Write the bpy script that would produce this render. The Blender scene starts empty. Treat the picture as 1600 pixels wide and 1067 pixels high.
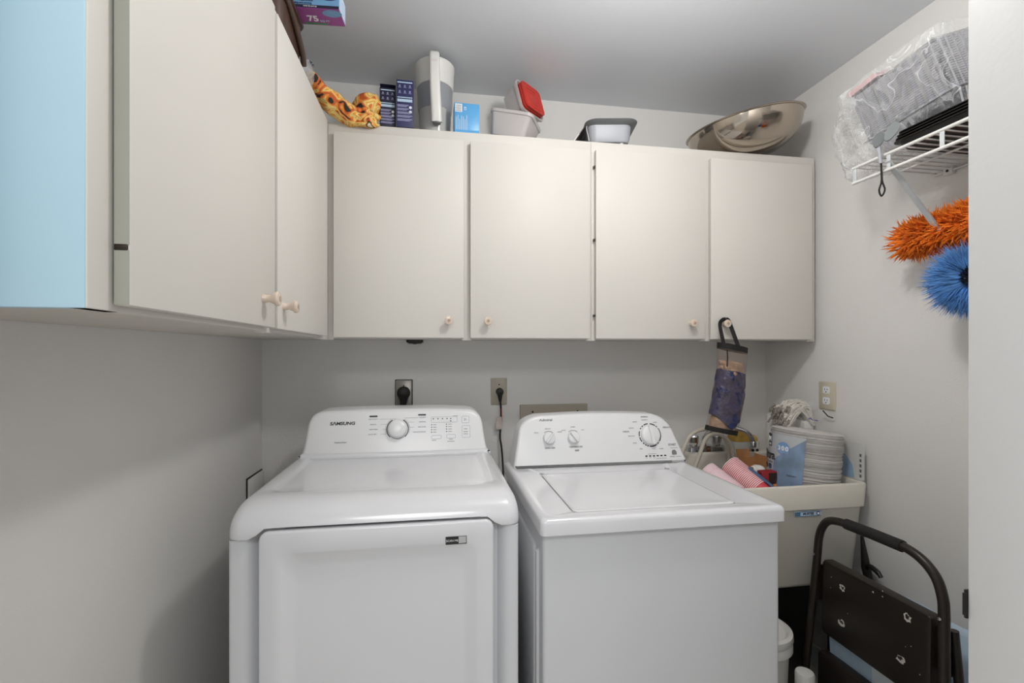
import bpy, bmesh, math, random
from mathutils import Vector, Matrix, Euler, noise
random.seed(7)
S = bpy.context.scene
COL = S.collection
PI = math.pi

# ------------------------------------------------------------------ camera
H = 1.32
cam_d = bpy.data.cameras.new('camera')
cam_d.sensor_width = 36.0
cam_d.lens = 741.5 / 1600 * 36.0
cam_d.shift_y = (550.3 - 533.5) / 1600
cam_d.clip_start = 0.02
cam = bpy.data.objects.new('camera', cam_d)
cam.location = (0, 0, H)
cam.rotation_euler = (PI / 2, 0, math.radians(-9.244))
COL.objects.link(cam)
S.camera = cam

# ------------------------------------------------------------------ world, light, exposure
W = bpy.data.worlds.new('world')
S.world = W
W.use_nodes = True
W.node_tree.nodes['Background'].inputs[0].default_value = (0.93, 0.97, 1.0, 1)
W.node_tree.nodes['Background'].inputs[1].default_value = 0.84
S.view_settings.view_transform = 'Standard'
S.view_settings.look = 'None'
S.view_settings.exposure = 0.0
S.view_settings.gamma = 1.0
S.view_settings.use_curve_mapping = False
LAMP_POWER = 16.3
HALL_POWER = 17.5
LAMP_POS = (0.56, 0.90, 2.448)

# ------------------------------------------------------------------ materials
def lin(c):
    return c / 12.92 if c <= 0.04045 else ((c + 0.055) / 1.055) ** 2.4
def rgb(h):
    h = h.lstrip('#')
    return tuple(lin(int(h[i:i + 2], 16) / 255) for i in (0, 2, 4)) + (1,)
MATS = {}
def M(name, col, rough=0.5, metal=0.0, spec=0.5, bump=0.0, bscale=60.0, var=0.03, vscale=6.0,
      alpha=1.0, trans=0.0, coat=0.0, emit=0.0):
    m = bpy.data.materials.new(name)
    m.use_nodes = True
    nt = m.node_tree
    b = nt.nodes['Principled BSDF']
    c = rgb(col) if isinstance(col, str) else col
    tc = nt.nodes.new('ShaderNodeTexCoord')
    nz = nt.nodes.new('ShaderNodeTexNoise')
    nz.inputs['Scale'].default_value = vscale
    nz.inputs['Detail'].default_value = 3
    nt.links.new(tc.outputs['Object'], nz.inputs['Vector'])
    rp = nt.nodes.new('ShaderNodeValToRGB')
    rp.color_ramp.elements[0].position = 0.3
    rp.color_ramp.elements[1].position = 0.7
    rp.color_ramp.elements[0].color = tuple(x * (1 - var) for x in c[:3]) + (1,)
    rp.color_ramp.elements[1].color = tuple(min(1, x * (1 + var)) for x in c[:3]) + (1,)
    nt.links.new(nz.outputs['Fac'], rp.inputs['Fac'])
    nt.links.new(rp.outputs['Color'], b.inputs['Base Color'])
    b.inputs['Roughness'].default_value = rough
    b.inputs['Metallic'].default_value = metal
    b.inputs['Specular IOR Level'].default_value = spec
    b.inputs['Alpha'].default_value = alpha
    b.inputs['Transmission Weight'].default_value = trans
    b.inputs['Coat Weight'].default_value = coat
    if emit:
        b.inputs['Emission Color'].default_value = c
        b.inputs['Emission Strength'].default_value = emit
    if bump:
        n2 = nt.nodes.new('ShaderNodeTexNoise')
        n2.inputs['Scale'].default_value = bscale
        n2.inputs['Detail'].default_value = 4
        nt.links.new(tc.outputs['Object'], n2.inputs['Vector'])
        bp = nt.nodes.new('ShaderNodeBump')
        bp.inputs['Strength'].default_value = bump
        bp.inputs['Distance'].default_value = 0.01
        nt.links.new(n2.outputs['Fac'], bp.inputs['Height'])
        nt.links.new(bp.outputs['Normal'], b.inputs['Normal'])
    MATS[name] = m
    return m

WALL = M('wall_paint', '#e4e2df', 0.75, spec=0.25, bump=0.10, bscale=170, var=0.012, vscale=2)
CEIL = M('ceiling_paint', '#e2e5ea', 0.6, spec=0.3, bump=0.05, bscale=120, var=0.012, vscale=2)
JAMB = M('white_gloss_paint', '#dcdcdc', 0.5, bump=0.03, bscale=90, var=0.01)
FLOOR = M('floor_vinyl', '#cdc7bd', 0.45, bump=0.05, bscale=30, var=0.12, vscale=9)
CAB = M('cream_laminate', '#d9d5ce', 0.45, spec=0.22, bump=0.012, bscale=220, var=0.012, vscale=3)
CABE = M('grey_green_edge_band', '#a2a297', 0.5, var=0.03)
BLUE = M('pale_blue_laminate', '#b6d6e6', 0.4, bump=0.012, bscale=220, var=0.012, vscale=3)
UNDER = M('cabinet_underside', '#d6d1c9', 0.6, var=0.02)
KNOB = M('beige_ceramic', '#d6c3b2', 0.25, var=0.03, coat=0.5)
KNOBC = M('knob_centre', '#a8927f', 0.3, var=0.1, vscale=300)
DARKM = M('dark_hinge_metal', '#3a332b', 0.4, metal=0.6, var=0.1)
ENAM = M('white_enamel', '#dcdcdf', 0.17, var=0.006, vscale=3, coat=0.3)
ENAM2 = M('white_plastic_panel', '#e6e6e7', 0.25, var=0.006, vscale=3)
ENAMS = M('white_painted_steel', '#d3d4d7', 0.3, bump=0.006, bscale=300, var=0.006, vscale=3)
GREYL = M('grey_print', '#8f9092', 0.5)
BLACKP = M('black_print', '#17171a', 0.4)
BLACK = M('black_plastic', '#151413', 0.4, var=0.1)
BLACKR = M('black_rubber', '#1b1918', 0.55, bump=0.05, bscale=200, var=0.1)
WHITEP = M('white_print', '#f2f2f2', 0.5)
PLATE = M('brushed_steel_plate', '#a39f97', 0.38, metal=0.55, bump=0.01, bscale=200, var=0.04)
PLATEB = M('beige_plate', '#b5ad9e', 0.45, var=0.02)
ALMOND = M('almond_plastic', '#cfc6b2', 0.4, var=0.02)
WHITE = M('white_plastic', '#e3e1dc', 0.35, var=0.02)
CREAM = M('cream_sink_plastic', '#dbd6ca', 0.42, bump=0.01, bscale=90, var=0.02)
CHROME = M('chrome', '#c9c9cb', 0.08, metal=1.0, var=0.01)
STEEL = M('stainless_steel', '#b3a89b', 0.10, metal=1.0, bump=0.004, bscale=8, var=0.02)  # brownish tint mimics dark reflections on the bowls
FOIL = M('aluminium_foil', '#c9c9cd', 0.27, metal=0.9, bump=0.03, bscale=60, var=0.04)
FOILC = M('crinkled_foil', '#cdced4', 0.22, metal=0.9, bump=0.35, bscale=45, var=0.06)
BROWN = M('dark_brown_plastic', '#4b372d', 0.28, var=0.05)
LADD = M('dark_brown_steel', '#2b2521', 0.36, metal=0.3, bump=0.012, bscale=200, var=0.08)
FOAM = M('black_foam_grip', '#1a1716', 0.8, bump=0.2, bscale=400, var=0.1)
NAVY = M('navy_carton', '#2e2f5a', 0.4, var=0.12, vscale=30)
NAVYD = M('dark_navy_carton', '#1f1f38', 0.4, var=0.15, vscale=30)
LAV = M('lavender_print', '#8d8cae', 0.5, var=0.1, vscale=90)
SKYB = M('bright_blue_carton', '#5aa5da', 0.35, var=0.05)
PALEB = M('pale_blue_print', '#b9cfe4', 0.5, var=0.04)
RED = M('red_plastic', '#c3362c', 0.35, var=0.05)
REDD = M('deep_red_carton', '#8e1a22', 0.4, var=0.1)
PURPLE = M('purple_carton', '#97458f', 0.35, var=0.08, vscale=20)
BLUEC = M('blue_carton', '#6f9cc4', 0.35, var=0.06, vscale=20)
GREENC = M('green_print', '#3d8a55', 0.5, var=0.1)
CLEARP = M('frosted_clear_plastic', '#dcd6d4', 0.28, spec=0.5, alpha=0.62, var=0.01)
CLEARJ = M('clear_jug_plastic', '#d2d0cb', 0.2, alpha=0.72, var=0.01)
FILM = M('clear_plastic_film', '#f4f6f8', 0.10, spec=1.0, alpha=0.11, bump=0.7, bscale=30, var=0.0)
def glint_alpha(m, lo, hi, scale):  # whiter alpha streaks paint highlights onto the film's crinkles
    nt = m.node_tree; b = nt.nodes['Principled BSDF']
    tc = nt.nodes.new('ShaderNodeTexCoord')
    nz = nt.nodes.new('ShaderNodeTexNoise'); nz.inputs['Scale'].default_value = scale; nz.inputs['Detail'].default_value = 2; nz.inputs['Distortion'].default_value = 1.2
    nt.links.new(tc.outputs['Object'], nz.inputs['Vector'])
    rp = nt.nodes.new('ShaderNodeValToRGB'); e = rp.color_ramp.elements
    e[0].position = 0.0; e[0].color = (lo, lo, lo, 1)
    e[1].position = 1.0; e[1].color = (lo, lo, lo, 1)
    for p, v in ((.40, lo), (.432, hi * .5), (.445, lo), (.485, lo * 1.5), (.50, hi), (.512, lo * 2), (.55, lo * 2.4), (.565, hi * .7), (.575, lo), (.64, lo * 2), (.65, hi * .8), (.66, lo)):
        q = e.new(p); q.color = (v, v, v, 1)
    nt.links.new(nz.outputs['Fac'], rp.inputs['Fac'])
    nt.links.new(rp.outputs['Color'], b.inputs['Alpha'])
FILMT = M('bunched_plastic_film', '#f2f4f6', 0.12, spec=1.0, alpha=0.17, bump=0.9, bscale=38, var=0.0)
GLASS = M('clear_glass', '#d9dbdb', 0.05, spec=0.8, alpha=0.35, var=0.0)
GREYP = M('grey_plastic', '#a9acb2', 0.4, var=0.03)
GREYD = M('dark_grey_plastic', '#76787a', 0.42, var=0.04)
CARD = M('brown_cardboard', '#a9784b', 0.8, bump=0.04, bscale=90, var=0.06)
PAPER = M('white_paper', '#ece8e4', 0.7, bump=0.06, bscale=30, var=0.03)
PINK = M('pink_paper', '#d9b1b3', 0.5, alpha=0.75, var=0.2, vscale=40)
PINKC = M('pink_cup_paper', '#e6b9c2', 0.45, var=0.04)
PINKR = M('white_cup_rim', '#f1dfe2', 0.45, var=0.02)
REDC = M('red_cup_paper', '#c8414b', 0.45, var=0.05)
SPONGE = M('yellow_sponge', '#c9a453', 0.9, bump=0.4, bscale=60, var=0.2, vscale=30)
STRAND = M('mop_cotton', '#d8d3ca', 0.9, var=0.12, vscale=60)
STRANDD = M('dirty_mop_cotton', '#8d857c', 0.9, var=0.2, vscale=60)
PLATES = M('paper_plate_edges', '#d3cec9', 0.7, var=0.14, vscale=14)
ORANGE = M('orange_microfibre', '#ff8020', 0.85, var=0.3, vscale=25)
BLUEF = M('blue_microfibre', '#5f98d8', 0.85, var=0.3, vscale=30)
BLUED = M('navy_fibre_core', '#26344d', 0.9, var=0.3, vscale=60)
WIRE = M('white_coated_wire', '#dddcd8', 0.35, var=0.02)
WBRACE = M('white_coated_steel', '#c3c7c9', 0.4, var=0.02)
BAGBL = M('pale_blue_plastic_bag', '#b7cbdc', 0.3, bump=0.5, bscale=14, var=0.06, vscale=10)
DKBAG = M('dark_blue_plastic_bag', '#17224c', 0.18, bump=1.0, bscale=42, var=0.5, vscale=28)
TANBAG = M('tan_plastic_bag', '#a98a72', 0.32, bump=0.8, bscale=40, var=0.25, vscale=26)
MESHF = M('beige_net_fabric', '#9a8272', 0.8, alpha=0.17, bump=0.3, bscale=500, var=0.05)
STRAP = M('black_webbing', '#131211', 0.8, bump=0.2, bscale=300, var=0.1)
HOSE = M('beige_rubber_hose', '#c6bfb2', 0.5, var=0.03)
TAG = M('paper_tag', '#cdbfb6', 0.7, var=0.1, vscale=60)
WEAR = M('bare_worn_metal', '#cfcac3', 0.5, var=0.1)
LITE = M('lamp_diffuser', '#fff6e8', 0.5, emit=6.0, var=0.0)

def cloth_mat():
    m = bpy.data.materials.new('orange_floral_cotton')
    m.use_nodes = True
    nt = m.node_tree
    b = nt.nodes['Principled BSDF']
    b.inputs['Roughness'].default_value = 0.8
    tc = nt.nodes.new('ShaderNodeTexCoord')
    nz = nt.nodes.new('ShaderNodeTexNoise'); nz.inputs['Scale'].default_value = 11; nz.inputs['Distortion'].default_value = 2.2
    nz.inputs['Detail'].default_value = 1
    nt.links.new(tc.outputs['Object'], nz.inputs['Vector'])
    rp = nt.nodes.new('ShaderNodeValToRGB'); rp.color_ramp.interpolation = 'CONSTANT'
    e = rp.color_ramp.elements
    e[0].position = 0; e[0].color = rgb('#2c261d')
    e[1].position = 0.36; e[1].color = rgb('#c8602a')
    for p, c in ((0.41, '#e88f3c'), (0.455, '#f0d07e'), (0.52, '#e6a23f'), (0.56, '#efd68a'), (0.60, '#db7a2c'), (0.63, '#b8452a'), (0.65, '#3a3222'), (0.68, '#7f9468'), (0.70, '#eee4c4')):
        n = e.new(p); n.color = rgb(c)
    nt.links.new(nz.outputs['Fac'], rp.inputs['Fac'])
    nt.links.new(rp.outputs['Color'], b.inputs['Base Color'])
    return m
FLORAL = cloth_mat()

FILMP = M('thin_plastic_film', '#f4f6f8', 0.08, spec=1.0, alpha=0.07, bump=0.6, bscale=30, var=0.0)
glint_alpha(FILM, .075, .42, 9.0)
glint_alpha(FILMT, .13, .60, 14.0)
# ------------------------------------------------------------------ object helpers
ORG = {}
def thing(name, label, cat, loc=(0, 0, 0), rot=(0, 0, 0), group=None):
    o = bpy.data.objects.new(name, None)
    o.empty_display_size = 0.05
    COL.objects.link(o)
    o.location = loc; o.rotation_euler = rot
    o['label'] = label; o['category'] = cat
    if group: o['group'] = group
    ORG[o.name] = Vector(loc) if tuple(rot) == (0, 0, 0) else Vector((0, 0, 0))
    return o
def finish(me, mat, smooth=35):
    me.materials.append(mat)
    if smooth:
        me.shade_smooth()
        me.set_sharp_from_angle(angle=math.radians(smooth))
def part(name, bm, mat, parent=None, smooth=35, label=None):
    """link a bmesh (authored in world axes, or local axes for rotated roots) as one mesh object"""
    me = bpy.data.meshes.new(name)
    bmesh.ops.recalc_face_normals(bm, faces=bm.faces[:])
    if parent is not None:
        bmesh.ops.translate(bm, verts=bm.verts[:], vec=-ORG[parent.name])
    bm.to_mesh(me); bm.free()
    finish(me, mat, smooth)
    o = bpy.data.objects.new(name, me)
    COL.objects.link(o)
    if parent is not None:
        o.parent = parent
        ORG[o.name] = ORG[parent.name]
    else:
        ORG[o.name] = Vector((0, 0, 0))
    if label: o['label'] = label
    return o
def solo(name, bm, mat, label, cat, group=None, smooth=35):
    o = part(name, bm, mat, None, smooth)
    # origin to the base of the mesh
    me = o.data
    xs = [v.co for v in me.vertices]
    c = Vector(((min(v.x for v in xs) + max(v.x for v in xs)) / 2, (min(v.y for v in xs) + max(v.y for v in xs)) / 2, min(v.z for v in xs)))
    me.transform(Matrix.Translation(-c)); o.location = c
    o['label'] = label; o['category'] = cat
    if group: o['group'] = group
    ORG[o.name] = c
    return o
def struct(name, bm, mat, smooth=35):
    o = part(name, bm, mat, None, smooth)
    o['kind'] = 'structure'
    return o
def dup(root, loc, rot=None, label=None):
    r = root.copy(); COL.objects.link(r); r.location = loc
    if rot is not None: r.rotation_euler = rot
    if label: r['label'] = label
    for ch in list(root.children):
        c = ch.copy(); COL.objects.link(c); c.parent = r
        for g in list(ch.children):
            d = g.copy(); COL.objects.link(d); d.parent = c
    return r
def share(name, me, parent, loc=(0, 0, 0), rot=(0, 0, 0)):
    o = bpy.data.objects.new(name, me); COL.objects.link(o); o.parent = parent; o.location = loc; o.rotation_euler = rot
    ORG[o.name] = ORG[parent.name]
    return o
NB = bmesh.new
def box(bm, x0, x1, y0, y1, z0, z1, bev=0.0, seg=2):
    r = bmesh.ops.create_cube(bm, size=1.0)
    vs = r['verts']
    for v in vs:
        v.co = Vector((x0 + (v.co.x + .5) * (x1 - x0), y0 + (v.co.y + .5) * (y1 - y0), z0 + (v.co.z + .5) * (z1 - z0)))
    if bev:
        es = list({e for v in vs for e in v.link_edges})
        bmesh.ops.bevel(bm, geom=es, offset=bev, segments=seg, affect='EDGES', profile=0.5, clamp_overlap=True)
    return bm
def B(*a, **k):
    return box(NB(), *a, **k)
def loft(bm, loops, cap0=True, cap1=True):
    rows = [[bm.verts.new(Vector(p)) for p in lp] for lp in loops]
    n = len(rows[0])
    for a, b in zip(rows[:-1], rows[1:]):
        for i in range(n):
            j = (i + 1) % n
            try: bm.faces.new((a[i], a[j], b[j], b[i]))
            except ValueError: pass
    if cap0: bm.faces.new(rows[0][::-1])
    if cap1: bm.faces.new(rows[-1])
    return bm
def lathe(bm, prof, seg=32, c=(0, 0, 0), axis='z', sx=1.0, sy=1.0, cap0=True, cap1=True):
    loops = []
    for r, h in prof:
        lp = []
        for i in range(seg):
            a = 2 * PI * i / seg
            u, v = r * math.cos(a) * sx, r * math.sin(a) * sy
            if axis == 'z': p = (u, v, h)
            elif axis == 'y': p = (u, h, v)
            else: p = (h, u, v)
            lp.append(Vector(p) + Vector(c))
        loops.append(lp)
    return loft(bm, loops, cap0, cap1)
def frames(pts):
    T = []
    n = len(pts)
    for i in range(n):
        a = pts[max(0, i - 1)]; b = pts[min(n - 1, i + 1)]
        T.append((b - a).normalized())
    up = Vector((0, 0, 1)) if abs(T[0].z) < 0.9 else Vector((1, 0, 0))
    N = (up - T[0] * up.dot(T[0])).normalized()
    out = []
    for i in range(n):
        N = (N - T[i] * N.dot(T[i])).normalized()
        out.append((T[i], N, T[i].cross(N)))
    return out
def tube(bm, pts, r, seg=10, flat=1.0, caps=True):
    pts = [Vector(p) for p in pts]
    rs = r if isinstance(r, (list, tuple)) else [r] * len(pts)
    loops = []
    for p, (t, n, b), q in zip(pts, frames(pts), rs):
        loops.append([p + n * q * flat * math.cos(2 * PI * i / seg) + b * q * math.sin(2 * PI * i / seg) for i in range(seg)])
    return loft(bm, loops, caps, caps)
def sp(pts, n=8):
    P = [Vector(p) for p in pts]
    P = [P[0] * 2 - P[1]] + P + [P[-1] * 2 - P[-2]]
    out = []
    for i in range(1, len(P) - 2):
        for k in range(n):
            t = k / n
            a, b, c, d = P[i - 1], P[i], P[i + 1], P[i + 2]
            out.append(0.5 * ((2 * b) + (c - a) * t + (2 * a - 5 * b + 4 * c - d) * t * t + (3 * b - a - 3 * c + d) * t ** 3))
    out.append(P[-2])
    return out
def rr(x0, x1, y0, y1, r, n=6):
    """rounded rectangle in 2D, counter-clockwise"""
    r = min(r, (x1 - x0) / 2 - 1e-5, (y1 - y0) / 2 - 1e-5)
    out = []
    for cx, cy, a0 in ((x1 - r, y1 - r, 0), (x0 + r, y1 - r, 90), (x0 + r, y0 + r, 180), (x1 - r, y0 + r, 270)):
        for k in range(n + 1):
            a = math.radians(a0 + 90 * k / n)
            out.append((cx + r * math.cos(a), cy + r * math.sin(a)))
    return out
def rpoly(pts, rad, n=6):
    """polygon with rounded corners"""
    out = []
    N = len(pts)
    for i in range(N):
        p = Vector(pts[i]); a = Vector(pts[i - 1]); b = Vector(pts[(i + 1) % N])
        r = rad[i] if isinstance(rad, (list, tuple)) else rad
        if r <= 0: out.append(tuple(p)); continue
        u = (a - p); v = (b - p)
        d = min(r, u.length * .49, v.length * .49)
        s = p + u.normalized() * d; e = p + v.normalized() * d
        for k in range(n + 1):
            t = k / n
            q = s * (1 - t) ** 2 + p * 2 * t * (1 - t) + e * t * t
            out.append((q.x, q.y))
    return out
def inset2(pts, d):
    """approximate inward offset of a CCW 2D outline"""
    N = len(pts); out = []
    for i in range(N):
        a = Vector(pts[i - 1]); b = Vector(pts[(i + 1) % N]); p = Vector(pts[i])
        t = (b - a)
        if t.length < 1e-9: out.append(tuple(p)); continue
        t.normalize()
        out.append((p.x - t.y * d, p.y + t.x * d))
    return out
def xf(bm, m):
    bmesh.ops.transform(bm, matrix=m, verts=bm.verts[:]); return bm
def crumple(bm, amp, freq, seed=0.0):
    bm.normal_update()
    mv = []
    for v in bm.verts:
        q = v.co * freq + Vector((seed, seed * 1.7, -seed))
        mv.append(v.normal * amp * (noise.noise(q) + 0.5 * noise.noise(q * 2.1)))
    for v, d in zip(bm.verts, mv): v.co += d
    return bm
def text(body, size, mat, parent, loc, rot=(PI / 2, 0, 0), name='lettering', align='CENTER', sx=1.0, shear=0.0, ext=0.0003, bold=0.0):
    cu = bpy.data.curves.new(name, 'FONT')
    cu.body = body; cu.size = size; cu.align_x = align; cu.align_y = 'CENTER'
    cu.extrude = ext; cu.shear = shear; cu.offset = bold; cu.resolution_u = 3
    tmp = bpy.data.objects.new('tmp_text', cu); COL.objects.link(tmp)
    dg = bpy.context.evaluated_depsgraph_get()
    me = bpy.data.meshes.new_from_object(tmp.evaluated_get(dg))
    bpy.data.objects.remove(tmp); bpy.data.curves.remove(cu)
    me.transform(Matrix.Diagonal((sx, 1, 1, 1)))
    me.materials.clear(); me.materials.append(mat)
    me.name = name
    o = bpy.data.objects.new(name, me); COL.objects.link(o)
    if parent is not None:
        o.parent = parent
        o.location = Vector(loc) - ORG[parent.name]
    else: o.location = loc
    o.rotation_euler = rot
    return o

# ------------------------------------------------------------------ room dimensions (metres)
XL, XR, YB, ZC = -0.695, 1.584, 2.073, 2.448
CX, CY = -0.373, 1.755          # cabinet faces: left run / back run
CB, CT = 1.368, 2.131           # cabinet underside / top
FY = 0.512                      # inner face of the doorway wall
T = 0.12
struct('floor', B(XL - T, XR + T, -2.2, YB + T, -0.06, 0), FLOOR)
struct('ceiling', B(XL - 1.3, XR + T + 0.9, -1.2, YB + T, ZC, ZC + 0.1), CEIL)
struct('wall_back', B(XL - T, XR + T, YB, YB + T, 0, ZC), WALL)
struct('wall_left', B(XL - T, XL, FY, YB, 0, ZC), WALL)
struct('wall_right', B(XR, XR + T, FY, YB, 0, ZC), WALL)
struct('wall_front_left', B(XL - 1.2, -0.46, FY - T, FY, 0, ZC), WALL)
struct('wall_front_right', B(0.68, XR + 1.0, FY - 0.14, FY, 0, ZC, bev=0.004), JAMB)
struct('wall_hall_left', B(-1.9, -1.8, -2.2, FY - T, 0, ZC), WALL)
struct('wall_hall_right', B(2.3, 2.4, -2.2, FY - T, 0, ZC), WALL)
struct('baseboard_back', B(XL, XR, YB - 0.012, YB, 0, 0.09, bev=0.003), JAMB)
struct('baseboard_left', B(XL, XL + 0.012, FY, YB - 0.012, 0, 0.09, bev=0.003), JAMB)
struct('baseboard_right', B(XR - 0.012, XR, FY, YB - 0.012, 0, 0.09, bev=0.003), JAMB)

# ceiling lamp (just above the frame; it lights the room)
lamp = thing('ceiling_light', 'round white flush ceiling lamp over the middle of the laundry room', 'lamp', LAMP_POS)
bm = lathe(NB(), [(0.175, 2.448), (0.175, 2.43), (0.165, 2.425), (0.01, 2.425)], 40, (LAMP_POS[0], LAMP_POS[1], 0))
part('base', bm, WHITE, lamp)
bm = lathe(NB(), [(0.155, 2.425), (0.158, 2.41), (0.148, 2.39), (0.11, 2.368), (0.06, 2.352), (0.005, 2.350)], 40, (LAMP_POS[0], LAMP_POS[1], 0))
part('diffuser', bm, LITE, lamp)
ld = bpy.data.lights.new('lamp_light', 'POINT'); ld.shadow_soft_size = 0.06; ld.energy = LAMP_POWER
ld.color = (1.0, 0.998, 0.992)
lo = bpy.data.objects.new('lamp_light', ld); COL.objects.link(lo)
lo.parent = lamp; lo.location = (0, 0, -0.168)
# hall lamp behind the camera
hall = thing('hall_light', 'round white flush ceiling lamp in the hall behind the doorway', 'lamp', (-0.15, -0.75, 2.448))
part('base', lathe(NB(), [(0.175, 2.448), (0.175, 2.43), (0.165, 2.425), (0.01, 2.425)], 40, (-0.15, -0.75, 0)), WHITE, hall)
part('diffuser', lathe(NB(), [(0.155, 2.425), (0.150, 2.412), (0.12, 2.398), (0.06, 2.390), (0.005, 2.388)], 40, (-0.15, -0.75, 0)), LITE, hall)
hd = bpy.data.lights.new('hall_lamp_light', 'AREA'); hd.shape = 'DISK'; hd.size = 0.9; hd.energy = HALL_POWER
ho = bpy.data.objects.new('hall_lamp_light', hd); COL.objects.link(ho); ho.parent = hall; ho.location = (0, 0, -0.066)

# ------------------------------------------------------------------ wall cabinets
def knob(parent, pos, axis):
    """turned knob; axis 'y' points to -Y, axis 'x' points to +X"""
    prof = [(0.0095, 0), (0.0085, 0.006), (0.0075, 0.012), (0.010, 0.019), (0.0145, 0.025), (0.0155, 0.029), (0.014, 0.032), (0.006, 0.0335)]
    sgn = -1 if axis == 'y' else 1
    k = part('knob', lathe(NB(), [(r, h * sgn) for r, h in prof], 24, pos, axis), KNOB, parent)
    q = [(0.0055, 0.0332), (0.0055, 0.0342), (0.003, 0.0345)]
    part('knob_screw', lathe(NB(), [(r, h * sgn) for r, h in q], 14, pos, axis), KNOBC, k)
    return k
def back_unit(name, label, x0, x1, stiles, doors):
    u = thing(name, label, 'cabinet', ((x0 + x1) / 2, CY, CB))
    part('carcass', B(x0, x1, CY + 0.018, YB - 0.001, CB + 0.004, CT - 0.001), UNDER, u)
    part('top_rail', B(x0, x1, CY, CY + 0.018, CT - 0.055, CT, bev=0.0012), CAB, u)
    part('bottom_rail', B(x0, x1, CY + 0.001, CY + 0.018, CB, CB + 0.05, bev=0.0012), CAB, u)
    for a, b in stiles:
        part('stile', B(a, b, CY - 0.0012, CY + 0.018, CB - 0.004, CT - 0.04, bev=0.0012), CAB, u)
    for a, b, zt, kx, gap in doors:
        d = part('door', B(a, b, CY - 0.021 - gap, CY - 0.003 - gap, 1.372, zt, bev=0.0018), CAB, u)
        knob(d, (kx, CY - 0.021 - gap, 1.433), 'y')
    return u
u1 = back_unit('wall_cabinet', 'cream two door wall cabinet above the dryer, below the water pitcher', CX + 0.001, 0.5935,
          [(CX + 0.001, -0.352), (0.098, 0.134), (0.575, 0.5935)],
          [(-0.349, 0.1045, 2.092, 0.050, 0), (0.1285, 0.581, 2.090, 0.190, 0.003)])
u2 = back_unit('wall_cabinet', 'cream two door wall cabinet in the right corner, under the steel bowl', 0.594, 1.566,
          [(0.594, 0.612), (1.052, 1.090), (1.530, 1.566)],
          [(0.6065, 1.059, 2.092, 0.995, 0.001), (1.084, 1.538, 2.092, 1.137, 0)])
for hz in (1.46, 1.75, 2.03):
    part('hinge', B(0.600, 0.606, CY - 0.015, CY - 0.003, hz - 0.004, hz + 0.004), DARKM, u2)
# left run
u3 = thing('wall_cabinet', 'cream wall cabinet along the left wall with a pale blue end panel', 'cabinet', (CX, 0.581, CB))
part('carcass', B(XL + 0.001, CX - 0.018, 0.596, YB - 0.001, CB + 0.004, CT - 0.001), UNDER, u3)
part('end_panel', B(XL + 0.001, CX - 0.0008, 0.581, 0.596, CB, CT, bev=0.001), BLUE, u3, label='pale blue end panel')
part('top_rail', B(CX - 0.018, CX, 0.582, CY - 0.002, CT - 0.055, CT, bev=0.0012), CAB, u3)
part('bottom_rail', B(CX - 0.018, CX - 0.001, 0.582, CY - 0.002, CB, CB + 0.05, bev=0.0012), CAB, u3)
for a, b in ((0.582, 0.640), (1.118, 1.168), (1.640, CY - 0.002)):
    part('stile', B(CX - 0.018, CX + 0.0012, a, b, CB - 0.004 if a > 1 else CB, CT - 0.04, bev=0.0012), CAB, u3)
d1 = part('door', B(CX + 0.003, CX + 0.020, 0.622, 1.135, 1.375, 2.095, bev=0.0015), CAB, u3)
knob(d1, (CX + 0.020, 1.060, 1.432), 'x')
for z0, z1 in ((1.376, 1.440), (1.446, 1.944), (1.950, 2.094)):
    part('edge_band', B(CX + 0.0034, CX + 0.0192, 0.6212, 0.6226, z0, z1), CABE, d1, label='grey green edge band of the door')
for hz in (1.443, 1.947):
    part('hinge', B(CX + 0.0035, CX + 0.018, 0.6208, 0.624, hz - 0.004, hz + 0.004, bev=0.001), DARKM, d1)
d2 = part('door', B(CX + 0.003, CX + 0.020, 1.153, 1.660, 1.374, 2.092, bev=0.0015), CAB, u3)
knob(d2, (CX + 0.020, 1.194, 1.428), 'x')
# small black puck below the cabinet
pk = thing('cabinet_puck', 'small black puck stuck under the wall cabinet above the dryer', 'device', (-0.085, 2.03, CB))
bm = loft(NB(), [[(x, y, CB + 0.004) for x, y in rr(-0.116, -0.048, 1.99, 2.06, .012)], [(x, y, CB - 0.006) for x, y in rr(-0.116, -0.048, 1.99, 2.06, .012)], [(x, y, CB - 0.012) for x, y in rr(-0.108, -0.056, 1.998, 2.052, .012)]])
part('shell', bm, BLACK, pk)
part('lens', lathe(NB(), [(0.01, CB - 0.012), (0.008, CB - 0.014), (0.001, CB - 0.0145)], 16, (-0.082, 2.025, 0)), BLACKP, pk)

# ------------------------------------------------------------------ dryer
def sstep(a, b, x):
    t = max(0, min(1, (x - a) / (b - a))); return t * t * (3 - 2 * t)
DX0, DX1, DY0, DY1 = -0.477, 0.213, 1.200, 1.915
dry = thing('clothes_dryer', 'white front loading clothes dryer with one large dial, left of the washer', 'dryer', (-0.132, 1.55, 0))
part('body', B(DX0 + 0.002, DX1 - 0.002, DY0 + 0.028, DY1, 0.03, 0.878, bev=0.006), ENAMS, dry)
for a, b in ((DX0, DX0 + 0.060), (DX1 - 0.054, DX1)):
    left = a < -0.2
    y0, y1 = DY0, DY0 + 0.03
    if left: pl = rpoly([(a, y1), (a, y0), (b - 0.02, y0), (b, y1)][::1], [0, 0.010, 0.020, 0.006])
    else: pl = rpoly([(a, y1), (a + 0.02, y0), (b, y0), (b, y1)], [0.006, 0.020, 0.010, 0])
    bm = loft(NB(), [[(x, y, z) for x, y in pl] for z in (0.03, 0.8785)])
    part('front_column', bm, ENAMS, dry)
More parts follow.
